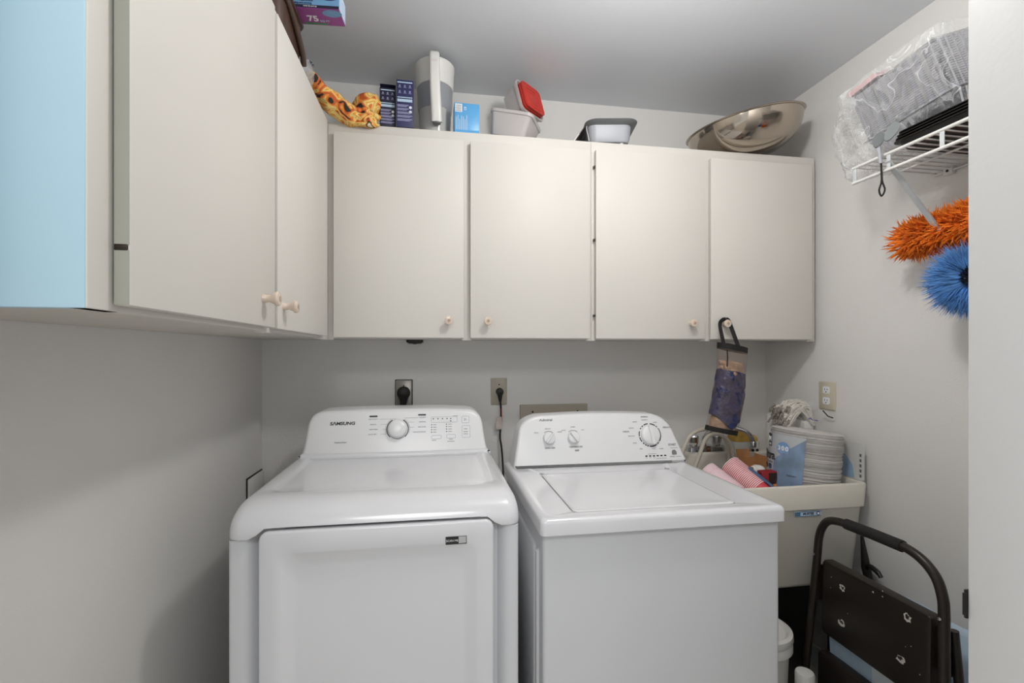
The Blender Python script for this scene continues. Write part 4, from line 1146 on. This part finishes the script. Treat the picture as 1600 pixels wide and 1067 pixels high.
solo('sponge', crumple(loft(NB(), [[(x, y, z) for x, y in rr(1.410 + i, 1.448 - i, 1.945 + i, 2.0 - i, .01, 6)] for z, i in ((.905, 0), (.925, -.001), (.935, .002), (.942, .01))]), .003, 70), SPONGE, 'smaller yellow sponge at the right end of the white caddy', 'sponge')
pp = solo('white_tube', lathe(NB(), [(.031, .70), (.031, 1.045), (.030, 1.048), (.026, 1.048), (.025, .72)], 32, (1.482, 1.885, 0)), WHITE, 'upright white tube in the back right of the sink behind the mop', 'tube')

# stacked paper cups lying in the sink
def cup_proto(loc, rot, label, group, wall):
    t = thing('paper_cup', label, 'cup', loc, rot, group)
    bm = lathe(NB(), [(.030, 0), (.031, .001), (.0425, .088), (.041, .088), (.0295, .003)], 28)
    part('cup_wall', bm, wall, t, 50)
    bm = lathe(NB(), [(.0418, .085), (.0440, .085), (.0446, .0865), (.0440, .088), (.0418, .088)], 28)
    part('rim', bm, PINKR, t, 50)
    bm = lathe(NB(), [(.0414, .0800), (.0424, .0800), (.0432, .0848), (.0414, .0848)], 28)
    part('under_rim_band', bm, wall, t, 50)
    return t
def cup_stack(a, b, n, label, group, wall):
    """a = upper back end (rims), b = lower front end (base of the last cup)"""
    a, b = Vector(a), Vector(b); d = (a - b).normalized()
    rot = d.to_track_quat('Z', 'Y').to_euler()
    p0 = None
    for k in range(n):
        pos = a - d * (.089 + .0064 * k)
        if p0 is None: p0 = cup_proto(pos, rot, 'rearmost ' + label.replace('paper cup in', 'paper cup of'), group, wall)
        else: dup(p0, pos, None, ('frontmost ' + label.replace('paper cup in', 'paper cup of')) if k == n - 1 else label)
    return d, rot
da, ra = cup_stack((1.147, 1.710, .872), (1.207, 1.560, .785), 22, 'red and white paper cup in the right, striped stack lying in the sink', 'right stack of paper cups', REDC)
cup_stack((1.050, 1.710, .850), (1.112, 1.560, .772), 22, 'pale pink paper cup in the left stack lying beside the washer top', 'left stack of paper cups', PINKC)
# clear sleeve with a blue print on the right stack
sl = thing('cup_sleeve', 'clear plastic sleeve with blue print on the right cup stack', 'wrapper', Vector((1.147, 1.710, .872)) - da * .125, ra)
ld3 = ra.to_matrix().inverted() @ Vector((.70, -.30, .60))
am = math.degrees(math.atan2(ld3.y, ld3.x))
bm = NB(); seg = []
for z in (-.075, -.03, .02, .06):
    seg.append([(.0470 * math.cos(t), .0470 * math.sin(t), z) for t in [math.radians(am - 42 + 7 * k) for k in range(13)]])
rows = [[bm.verts.new(p) for p in r] for r in seg]
for r0_, r1_ in zip(rows[:-1], rows[1:]):
    for i in range(12): bm.faces.new((r0_[i], r0_[i + 1], r1_[i + 1], r1_[i]))
bmesh.ops.solidify(bm, geom=bm.faces[:], thickness=.0008)
part('blue_print', bm, BLUEC, sl, 60)

# brown carton with crumpled paper and a red packet
cb = thing('brown_carton', 'open brown cardboard box with crumpled white paper beside the paper plates', 'box', (1.283, 1.75, .711))
for q in (B(1.245, 1.320, 1.790, 1.794, .715, .885), B(1.245, 1.249, 1.705, 1.794, .715, .862), B(1.316, 1.320, 1.705, 1.794, .715, .900), B(1.245, 1.320, 1.701, 1.705, .715, .842)):
    part('side', q, CARD, cb)
part('base', B(1.245, 1.320, 1.701, 1.794, .711, .715), CARD, cb)
bm = B(-.030, .030, 0, .003, 0, .034); xf(bm, Matrix.Translation((1.268, 1.792, .884)) @ Matrix.Rotation(math.radians(-14), 4, 'X'))
part('flap', bm, CARD, cb)
bm = bmesh.new(); bmesh.ops.create_icosphere(bm, subdivisions=4, radius=1.0)
xf(bm, Matrix.Translation((1.283, 1.735, .845)) @ Matrix.Diagonal((.030, .026, .022, 1)))
solo('crumpled_paper', crumple(bm, .008, 34, 2), PAPER, 'crumpled white paper sticking out of the brown carton', 'paper', smooth=25)
rp_ = thing('red_packet', 'small deep red packet standing in front of the brown carton', 'packet', (1.268, 1.635, .702), (0, math.radians(-4), math.radians(-12)))
part('packet', B(-.030, .028, -.018, .018, 0, .165, bev=.002), REDD, rp_)
part('dark_panel', B(-.004, .027, -.0186, -.0178, .02, .160), M('dark_print', '#33211f', .5), rp_, 0)
part('orange_corner', B(.010, .0275, -.0190, -.0182, .08, .118), ORANGE, rp_, 0)

# pack of paper plates
QX, QY, QR = 1.392, 1.634, .124
pk = thing('paper_plate_pack', 'clear wrapped pack of paper plates with a pale blue label in the sink', 'pack', (QX, QY, .7012))
bm = NB()
loops = []
zz = .7015; k = 0
rnd = random.Random(4)
while zz < 1.004:
    r1 = QR - (rnd.uniform(0, .0012) if rnd.random() > .3 else .004)
    loops += [[((r1 - .007) * math.cos(2 * PI * i / 48) + QX, (r1 - .0045) * math.sin(2 * PI * i / 48) + QY, zz) for i in range(48)],
              [(r1 * math.cos(2 * PI * i / 48) + QX, r1 * math.sin(2 * PI * i / 48) + QY, zz + .0012) for i in range(48)]]
    zz += rnd.choice((.0034, .0034, .0048, .006))
loft(bm, loops)
tilt = Matrix.Translation((QX + QR, QY, .7015)) @ Matrix.Rotation(math.radians(6), 4, 'Y') @ Matrix.Translation((-QX - QR, -QY, -.7015))
st = part('plate_stack', xf(bm, tilt), PLATES, pk, 0); st['kind'] = 'stuff'
def wrap(r, a0, a1, z0, z1, n=30, t=.0008, top=None):
    bm = NB(); A = [math.radians(a0 + (a1 - a0) * k / n) for k in range(n + 1)]
    vs0 = [bm.verts.new((QX + r * math.cos(a), QY + r * math.sin(a), z0)) for a in A]
    vs1 = [bm.verts.new((QX + r * math.cos(a), QY + r * math.sin(a), (z1 if top is None else top(k / n)))) for k, a in enumerate(A)]
    for k in range(n): bm.faces.new((vs0[k], vs0[k + 1], vs1[k + 1], vs1[k]))
    bmesh.ops.solidify(bm, geom=bm.faces[:], thickness=t)
    return xf(bm, tilt)
lb = part('printed_label', wrap(QR + .0016, 153, 229, .72, .985), M('white_blue_label', '#eff1f4', .35, var=.02), pk, 60, label='white and blue printed label of the plate pack')
part('blue_field', wrap(QR + .0024, 178, 229, .722, .978, top=lambda t: .885 + .093 * t), M('label_blue', '#9dbbdc', .35, var=.22, vscale=22), lb, 60)
bm = loft(NB(), [[(1.549 + t, y, z) for y, z in rr(1.505, 1.602, .8480, .985, .008, 4)] for t in (0, .0012)])
fl = part('loose_label_flap', bm, M('white_film_label', '#dcdcda', .3, var=.04), pk, 60, label='loose white end of the wrapper with a pale blue patch')
bm = loft(NB(), [[(1.5486 + t, y, z) for y, z in rpoly([(1.601, .850), (1.545, .850), (1.555, .900), (1.588, .935), (1.601, .93)], .008, 3)] for t in (0, .0003)])
part('blue_patch', bm, M('label_blue_dark', '#9db8d2', .4, var=.15, vscale=22), fl, 0)
bm = NB()
for k in range(5): box(bm, 1.5483, 1.5488, 1.516, 1.524, .858 + .019 * k, .869 + .019 * k)
part('black_code_print', bm, M('grey_code_print', '#6a6a6c', .5), fl, 0)['kind'] = 'stuff'
def on_label(ang, z, r=QR + .0035):
    a = math.radians(ang)
    p = tilt @ Vector((QX + r * math.cos(a), QY + r * math.sin(a), z))
    return p, Euler((PI / 2, 0, a + PI / 2))
def curved_text(s, size, mat, ang0, z, parent, step, bold=0.0, r=QR + .0035):
    for k, ch in enumerate(s):
        if ch == ' ': continue
        p, e = on_label(ang0 + step * k, z, r)
        text(ch, size, mat, parent, p, e, bold=bold)
curved_text('Ultra', .046, BLACKP, 147, .897, lb, 7.3, bold=.0016)
curved_text('plates', .013, NAVY, 159, .873, lb, 3.2)
p, e = on_label(195.5, .932, QR + .0030)
bm = lathe(NB(), [(.025, -.0012), (.025, .0006), (.001, .0006)], 30)
xf(bm, Matrix.Translation(p) @ e.to_matrix().to_4x4())
part('blue_badge', bm, M('badge_blue', '#7ea3d0', .4), lb, 30)
curved_text('300', .023, WHITEP, 188.7, .933, lb, 6.8, bold=.0008, r=QR + .0052)
p, e = on_label(170, .855)
bm = lathe(NB(), [(.0105, -.001), (.0105, .0006), (.0055, .0006), (.0055, .0002), (.001, .0002)], 24)
part('round_mark', xf(bm, Matrix.Translation(p) @ e.to_matrix().to_4x4()), NAVY, lb, 30)
p, e = on_label(157, .855)
bm = lathe(NB(), [(.0105, -.001), (.0105, .0006), (.001, .0006)], 24)
part('round_mark', xf(bm, Matrix.Translation(p) @ e.to_matrix().to_4x4()), BLACKP, lb, 30)
p, e = on_label(163, .955)
bm = loft(NB(), [[(x, y, z) for x, y in rr(-.012, .012, -.025, .025, .001, 2)] for z in (-.0008, .0006)])
part('black_logo_panel', xf(bm, Matrix.Translation(p) @ e.to_matrix().to_4x4()), BLACKP, lb, 0)
bm = NB()
for a, b in (((-.008, -.004), (-.008, .014)), ((-.008, .014), (0, .003)), ((0, .003), (.008, .014)), ((.008, .014), (.008, -.004))):
    tube(bm, [(a[0], a[1], .0012), (b[0], b[1], .0012)], .0016, 6)
box(bm, -.008, .008, -.019, -.012, .0006, .0012)
part('white_logo', xf(bm, Matrix.Translation(p) @ e.to_matrix().to_4x4()), WHITEP, lb, 0)
curved_text('COUNT', .009, BLACKP, 206, .838, lb, 3.2)
# film over the pack with twisted neck
bm = NB()
ring = lambda r, z, dx=0, dy=0: [(QX + dx + r * math.cos(2 * PI * i / 40), QY + dy + r * math.sin(2 * PI * i / 40), z) for i in range(40)]
lps = [ring(QR + .004, .72), ring(QR + .005, .85), ring(QR + .005, .994), ring(QR + .002, 1.009), ring(QR * .86, 1.014, .002), ring(QR * .55, 1.026, .012, .02), ring(QR * .28, 1.042, .022, .03), ring(.014, 1.056, .030, .035), ring(.012, 1.075, .034, .035), ring(.022, 1.095, .036, .035), ring(.030, 1.118, .034, .035)]
loft(bm, lps, False, False)
bmesh.ops.subdivide_edges(bm, edges=bm.edges[:], cuts=1, use_grid_fill=True)
crumple(bm, .0035, 38, 6)
part('film', xf(bm, tilt), FILMP, pk, 80)
bm = NB(); tube(bm, sp([(1.445, 1.648, 1.058), (1.452, 1.648, 1.062), (1.462, 1.648, 1.055), (1.472, 1.652, 1.053), (1.490, 1.652, 1.050)], 5), .0016, 6)
part('blue_tie', bm, M('blue_twist_tie', '#3a4fa0', .4), pk, 60, label='blue twist tie round the film neck')
# cotton mop head behind the plates
mp = thing('cotton_mop', 'white string mop head with grey dirty ends lying behind the paper plates', 'mop', (1.47, 1.79, .90))
rnd = random.Random(12)
def mop_strands(n, dirty, seed):
    rnd = random.Random(seed); bm = NB()
    for k in range(n):
        t = rnd.random()
        y0 = 1.775 + rnd.uniform(-.028, .035)
        s = Vector((1.556 + rnd.uniform(-.01, .008), y0, 1.030 + rnd.uniform(-.02, .02)))
        h = 1.118 - abs(y0 - 1.775) * .7 + rnd.uniform(-.018, .004)
        m = Vector((1.495 + rnd.uniform(-.03, .03), y0 + rnd.uniform(-.01, .01), h))
        e = Vector((1.424 + rnd.uniform(-.018, .014), y0 + rnd.uniform(-.02, .012), 1.060 + rnd.uniform(-.05, .035)))
        P = sp([s, m, e], 5)
        if dirty:
            P = sp([e + Vector((.008, 0, .006)), e + Vector((-.004, rnd.uniform(-.01, .01), -.006)), e + Vector((-.010, rnd.uniform(-.01, .01), -.02))], 3)
        tube(bm, P, .0047, 6)
    return bm
o = part('cotton_strands', mop_strands(190, False, 2), STRAND, mp, 60); o['kind'] = 'stuff'
o = part('dirty_ends', mop_strands(110, True, 2), STRANDD, mp, 60, label='grey dirty strand ends'); o['kind'] = 'stuff'
part('mop_clamp', B(1.515, 1.56, 1.75, 1.80, .985, 1.035, bev=.006), WHITE, mp)
bm = NB(); tube(bm, [(1.545, 1.775, 1.0), (1.548, 1.80, .86), (1.545, 1.83, .712)], .011, 12)
part('handle', bm, WHITE, mp, 60)
bm = NB(); tube(bm, sp([(1.497, 1.757, 1.098), (1.505, 1.757, 1.090), (1.512, 1.757, 1.080)], 4), .0026, 6)
part('red_thread', bm, REDC, mp, 60)
bm = NB(); tube(bm, sp([(1.556, 1.70, 1.083), (1.562, 1.69, 1.07), (1.566, 1.685, 1.062), (1.57, 1.665, 1.058)], 4), .0024, 6)
solo('black_tie', bm, BLACKR, 'short black cable tie by the lower edge of the right wall outlet', 'tie', smooth=60)

# ------------------------------------------------------------------ mesh bag holder on the knob
mb = thing('mesh_bag_holder', 'black and beige mesh holder stuffed with plastic bags hanging from a cabinet knob', 'bag holder', (1.11, 1.69, .99))
axis = [((1.147, 1.690, 1.345), .061, .034), ((1.143, 1.690, 1.28), .060, .036), ((1.139, 1.690, 1.225), .060, .042), ((1.131, 1.690, 1.16), .0625, .046), ((1.117, 1.690, 1.09), .0625, .046), ((1.106, 1.690, 1.045), .0625, .044), ((1.098, 1.690, 1.010), .063, .040)]
def sleeve(z0, z1, k=1.0, n=36, steps=14, jag=None):
    P = [Vector(a[0]) for a in axis]; zs = [p.z for p in P]
    out = []
    for s in range(steps + 1):
        z = z0 + (z1 - z0) * s / steps
        i = max(j for j in range(len(zs)) if zs[j] >= z - 1e-6) if z <= zs[0] else 0
        i = min(i, len(zs) - 2)
        t = (zs[i] - z) / (zs[i] - zs[i + 1])
        c = P[i].lerp(P[i + 1], t); rx = axis[i][1] * (1 - t) + axis[i + 1][1] * t; ry = axis[i][2] * (1 - t) + axis[i + 1][2] * t
        row = []
        for q in range(n):
            a = 2 * PI * q / n
            x = c.x + rx * k * math.cos(a); y = c.y + ry * k * math.sin(a)
            dz = jag(a, s / steps) if jag else 0
            row.append((x, y, c.z - .20 * (x - c.x) + dz))
        out.append(row)
    return out
part('mesh_sleeve', loft(NB(), sleeve(1.335, 1.012), False, False), MESHF, mb, 60, label='see-through beige net sleeve')
part('top_band', loft(NB(), sleeve(1.347, 1.325, 1.02, steps=3), False, False), STRAP, mb, 60)
part('bottom_band', loft(NB(), sleeve(1.026, 1.008, 1.02, steps=3), False, False), STRAP, mb, 60)
bm = loft(NB(), sleeve(1.245, 1.070, .975, n=48, steps=20, jag=lambda a, s: (-.045 * s * max(0, 1 - abs((a - 1.5 * PI) / 1.0)) if s > .5 else 0)))
part('blue_bag_bundle', crumple(bm, .004, 45, 4), DKBAG, mb, 30, label='dark blue plastic bags')
bm = loft(NB(), sleeve(1.135, 1.018, .84, n=48, steps=16))
part('tan_bag_bundle', crumple(bm, .004, 40, 7), TANBAG, mb, 30, label='tan plastic bags at the bottom')
bm = loft(NB(), sleeve(1.282, 1.225, .80, n=48, steps=10))
part('tan_bag_bundle', crumple(bm, .010, 45, 17), TANBAG, mb, 30, label='tan plastic bags at the top')
def ribbon(pts, w, t=.0012):
    P = sp(pts, 6); lp = []
    for i, p in enumerate(P):
        d = (P[min(i + 1, len(P) - 1)] - P[max(0, i - 1)]).normalized()
        s = d.cross(Vector((0, 1, 0))).normalized(); nn = s.cross(d)
        lp.append([p + s * w + nn * t, p - s * w + nn * t, p - s * w - nn * t, p + s * w - nn * t])
    return loft(NB(), lp)
part('hanging_strap', ribbon([(1.100, 1.672, 1.345), (1.098, 1.688, 1.395), (1.108, 1.712, 1.432), (1.122, 1.716, 1.448), (1.137, 1.717, 1.4505)], .0075), STRAP, mb)
part('hanging_strap', ribbon([(1.137, 1.717, 1.4505), (1.148, 1.716, 1.443), (1.155, 1.705, 1.41), (1.160, 1.675, 1.345)], .0085), STRAP, mb)
bm = NB(); tube(bm, [(1.101, 1.655, 1.330), (1.102, 1.654, 1.30), (1.100, 1.654, 1.265)], .0032, 6, .5)
part('draw_cord', bm, STRAP, mb)

# ------------------------------------------------------------------ step ladder in front of the sink
ld_ = thing('step_ladder', 'folded dark brown metal step ladder leaning in front of the sink', 'ladder', (1.30, 1.23, 0))
LX = 1.275
def lx(z): return LX + .055 * (z - .45)
arch = [(LX - .016, 1.475, .02), (LX - .004, 1.456, .28), (LX, 1.432, .50), (LX, 1.415, .645)]
arc_l = [(LX, 1.413, .665), (LX, 1.408, .70), (LX, 1.396, .735), (LX, 1.372, .765), (LX + .002, 1.335, .777), (LX + .004, 1.28, .780), (LX + .005, 1.17, .782), (LX + .006, 1.115, .781), (LX + .007, 1.07, .766), (LX + .008, 1.037, .735), (LX + .009, 1.022, .69), (LX + .009, 1.019, .65)]
arc_r = [(LX + .009, 1.019, .60), (LX + .006, 1.016, .45), (LX, 1.012, .25), (LX - .010, 1.006, .02)]
bm = NB(); tube(bm, sp(arch + arc_l + arc_r, 5), .0125, 14)
part('front_frame', bm, LADD, ld_, 60)
bm = NB(); tube(bm, [(LX + .0035, 1.305, .7795), (LX + .005, 1.22, .7815), (LX + .006, 1.125, .7815)], .0165, 16)
part('foam_grip', bm, FOAM, ld_, 60)
for yy, s_ in ((1.478, 1), (1.004, -1)):
    part('foot_cap', lathe(NB(), [(.016, 0), (.016, .03), (.0135, .034)], 14, (LX - .016 if s_ > 0 else LX - .010, yy, 0)), BLACK, ld_)
def rear(y0, y1):
    bm = NB(); tube(bm, sp([(LX + .050, y0, .60), (LX + .060, y0 + (y1 - y0) * .4, .40), (LX + .085, y1, .02)], 5), .011, 12)
    return part('rear_leg', bm, LADD, ld_, 60)
rear(1.405, 1.45); rear(1.028, 1.000)
bm = NB(); tube(bm, [(LX + .072, 1.44, .15), (LX + .072, 1.008, .15)], .009, 10)
part('rear_crossbar', bm, LADD, ld_, 60)
# folded treads: shallow pans with a rolled edge, facing the room
def tread(z0, z1, y0, y1, x, lean, name_label):
    bm = loft(NB(), [[(xx, y, z) for y, z in rr(y0 + i, y1 - i, z0 + i, z1 - i, .012, 4)] for xx, i in ((x + .022, 0), (x - .002, 0), (x - .008, .003), (x - .010, .009))])
    xf(bm, Matrix.Translation((x, 0, z0)) @ Matrix.Rotation(lean, 4, 'Y') @ Matrix.Translation((-x, 0, -z0)))
    return part('tread', bm, LADD, ld_, 40, label=name_label)
t1 = tread(.385, .628, 1.048, 1.405, LX + .012, .02, 'upper folded tread with worn chips')
t2 = tread(.06, .318, 1.040, 1.418, LX + .004, .03, None)
def chip(y, z, r, seed):
    rnd = random.Random(seed); n = 16
    a0 = [2 * PI * k / n for k in range(n)]
    ro = [r * rnd.uniform(.65, 1.15) for _ in a0]; ri = [q * rnd.uniform(.35, .7) for q in ro]
    off = (rnd.uniform(-.2, .2) * r, rnd.uniform(-.25, .25) * r)
    x = LX + .0014 + (z - .385) * .02
    bm = NB()
    A = [bm.verts.new((x, y + q * math.cos(a), z + q * math.sin(a))) for q, a in zip(ro, a0)]
    I = [bm.verts.new((x, y + off[0] + q * math.cos(a), z + off[1] + q * math.sin(a))) for q, a in zip(ri, a0)]
    for k in range(n): bm.faces.new((A[k], A[(k + 1) % n], I[(k + 1) % n], I[k]))
    part('worn_chip', bm, WEAR, t1, 0)
chip(1.322, .570, .0115, 1); chip(1.322, .458, .0125, 2); chip(1.112, .592, .0125, 3); chip(1.129, .466, .0135, 4)
bm = NB()
for y, z, r in ((1.364, .585, .0016), (1.215, .610, .0028), (1.185, .628, .002), (1.185, .612, .002), (1.30, .50, .0012), (1.366, .55, .0014), (1.10, .52, .0014), (1.115, .51, .0012), (1.075, .46, .0016)):
    tmp = NB(); bmesh.ops.create_circle(tmp, cap_ends=True, segments=8, radius=r)
    xf(tmp, Matrix.Translation((LX + .0012 + (z - .385) * .02, y, z)) @ Matrix.Rotation(PI / 2, 4, 'Y'))
    mm = bpy.data.meshes.new('t'); tmp.to_mesh(mm); tmp.free(); bm.from_mesh(mm); bpy.data.meshes.remove(mm)
part('paint_specks', bm, WEAR, t1, 0)['kind'] = 'stuff'
for y, x in ((1.415, LX - .013), (1.019, LX - .004)):
    part('rivet', lathe(NB(), [(.0045, x - .001), (.004, x - .003), (.001, x - .0038)], 12, (0, y, .640), 'x'), CHROME, ld_)
for y in (1.422, 1.030):
    part('side_plate', B(LX + .006, LX + .060, y - .003, y + .003, .48, .600, bev=.002), LADD, ld_)

# ------------------------------------------------------------------ under and beside the sink
bn2 = thing('dark_fill_box', 'black box added to fill the dark void under the laundry sink behind the ladder', 'bin', (1.26, 1.75, 0))  # added black box, widened to fill the dark void below the sink
def WB(i, z): return [(x, y, z) for x, y in rr(1.00 + i, 1.50 - i, 1.625 + i, 1.88 - i, .03, 5)]
part('tub', loft(NB(), [WB(.04, 0), WB(.035, .005), WB(.004, .44), WB(0, .445), WB(0, .458), WB(.006, .458), WB(.02, .44), WB(.045, .02)]), BLACK, bn2)
part('lid', loft(NB(), [WB(-.004, .452), WB(-.006, .456), WB(-.004, .463), WB(.02, .466)]), BLACK, bn2)
bk = thing('white_bucket', 'white plastic bucket on the floor between washer and ladder', 'bucket', (1.100, 1.490, 0))
bm = lathe(NB(), [(.085, 0), (.088, .004), (.100, .30), (.105, .315), (.112, .318), (.112, .345), (.107, .352), (.1, .352), (.097, .32), (.08, .02)], 40, (1.100, 1.490, 0))
part('bucket_wall', bm, WHITE, bk, 40)
part('lid', lathe(NB(), [(.112, .350), (.114, .354), (.112, .372), (.100, .376), (.09, .366), (.01, .366)], 40, (1.100, 1.490, 0)), WHITE, bk, 40)
bt = thing('white_bottle', 'white plastic bottle with round cap standing by the ladder left leg', 'bottle', (1.203, 1.388, 0))
bm = lathe(NB(), [(.040, 0), (.044, .005), (.044, .17), (.036, .20), (.026, .212), (.026, .22)], 32, (1.203, 1.388, 0))
part('bottle_body', bm, WHITE, bt, 50)
part('cap', lathe(NB(), [(.029, .218), (.029, .262), (.026, .268), (.010, .270), (.001, .270)], 32, (1.203, 1.388, 0)), WHITE, bt, 50)
bt2 = thing('white_jug', 'rounded white jug partly hidden behind the front right washer corner', 'bottle', (1.075, 1.235, 0))
bm = lathe(NB(), [(.050, 0), (.055, .006), (.058, .20), (.045, .27), (.028, .30), (.025, .315)], 32, (1.070, 1.205, 0))
part('jug_body', bm, WHITE, bt2, 50)
part('cap', lathe(NB(), [(.028, .31), (.028, .34), (.02, .345), (.001, .345)], 24, (1.070, 1.205, 0)), PALEB, bt2, 50)
# pale blue bag behind the ladder
bm = loft(NB(), [[(x, y, z) for x, y in rr(1.385 + i, 1.560 - i, .90 + j, 1.43 - j, .05, 8)] for z, i, j in ((0.002, .02, .02), (.05, 0, 0), (.25, .0, .0), (.40, .012, .02), (.48, .03, .05), (.535, .06, .10))])
bmesh.ops.subdivide_edges(bm, edges=bm.edges[:], cuts=3, use_grid_fill=True)
crumple(bm, .022, 9, 3)
solo('plastic_sack', bm, BAGBL, 'large pale blue plastic sack between the ladder and the right wall', 'bag', smooth=50)
ct = thing('white_carton', 'flat pale carton leaning behind the treads of the ladder', 'box', (1.345, 1.20, 0), (0, math.radians(-3), math.radians(3)))
part('carton', B(-.012, .012, -.155, .20, 0, .42, bev=.002), PALEB, ct)
part('white_face', B(-.0128, -.0118, -.15, .05, .01, .41), M('pale_white_board', '#dde5ec', .5), ct, 0)
# black hooked handle between sink and wall
bh = thing('hooked_handle', 'black hooked tool handle in the gap between the sink and wall', 'tool', (1.566, 1.47, 0))
bm = NB(); tube(bm, [(1.568, 1.470, 0.0), (1.566, 1.495, .45), (1.562, 1.510, .530), (1.562, 1.527, .640)], [.010, .012, .015, .005], 10)
part('shaft', bm, BLACK, bh, 60)
bm = NB(); tube(bm, sp([(1.560, 1.512, .525), (1.553, 1.49, .545), (1.548, 1.465, .546), (1.545, 1.445, .540), (1.544, 1.434, .530)], 5), [.009] * 16 + [.0075] * 5, 10)
part('hook', bm, BLACK, bh, 60)
# strike plate on the door opening
spk = thing('strike_plate', 'small black latch plate on the edge of the white doorway wall', 'latch', (0.679, FY, 0.99))
part('plate', B(0.679, 0.692, FY - .0005, FY + .003, 0.975, 1.012, bev=.0008), BLACK, spk)
part('lip', B(0.6765, 0.6800, FY - .0005, FY + .003, 0.979, 1.008, bev=.0008), BLACK, spk)
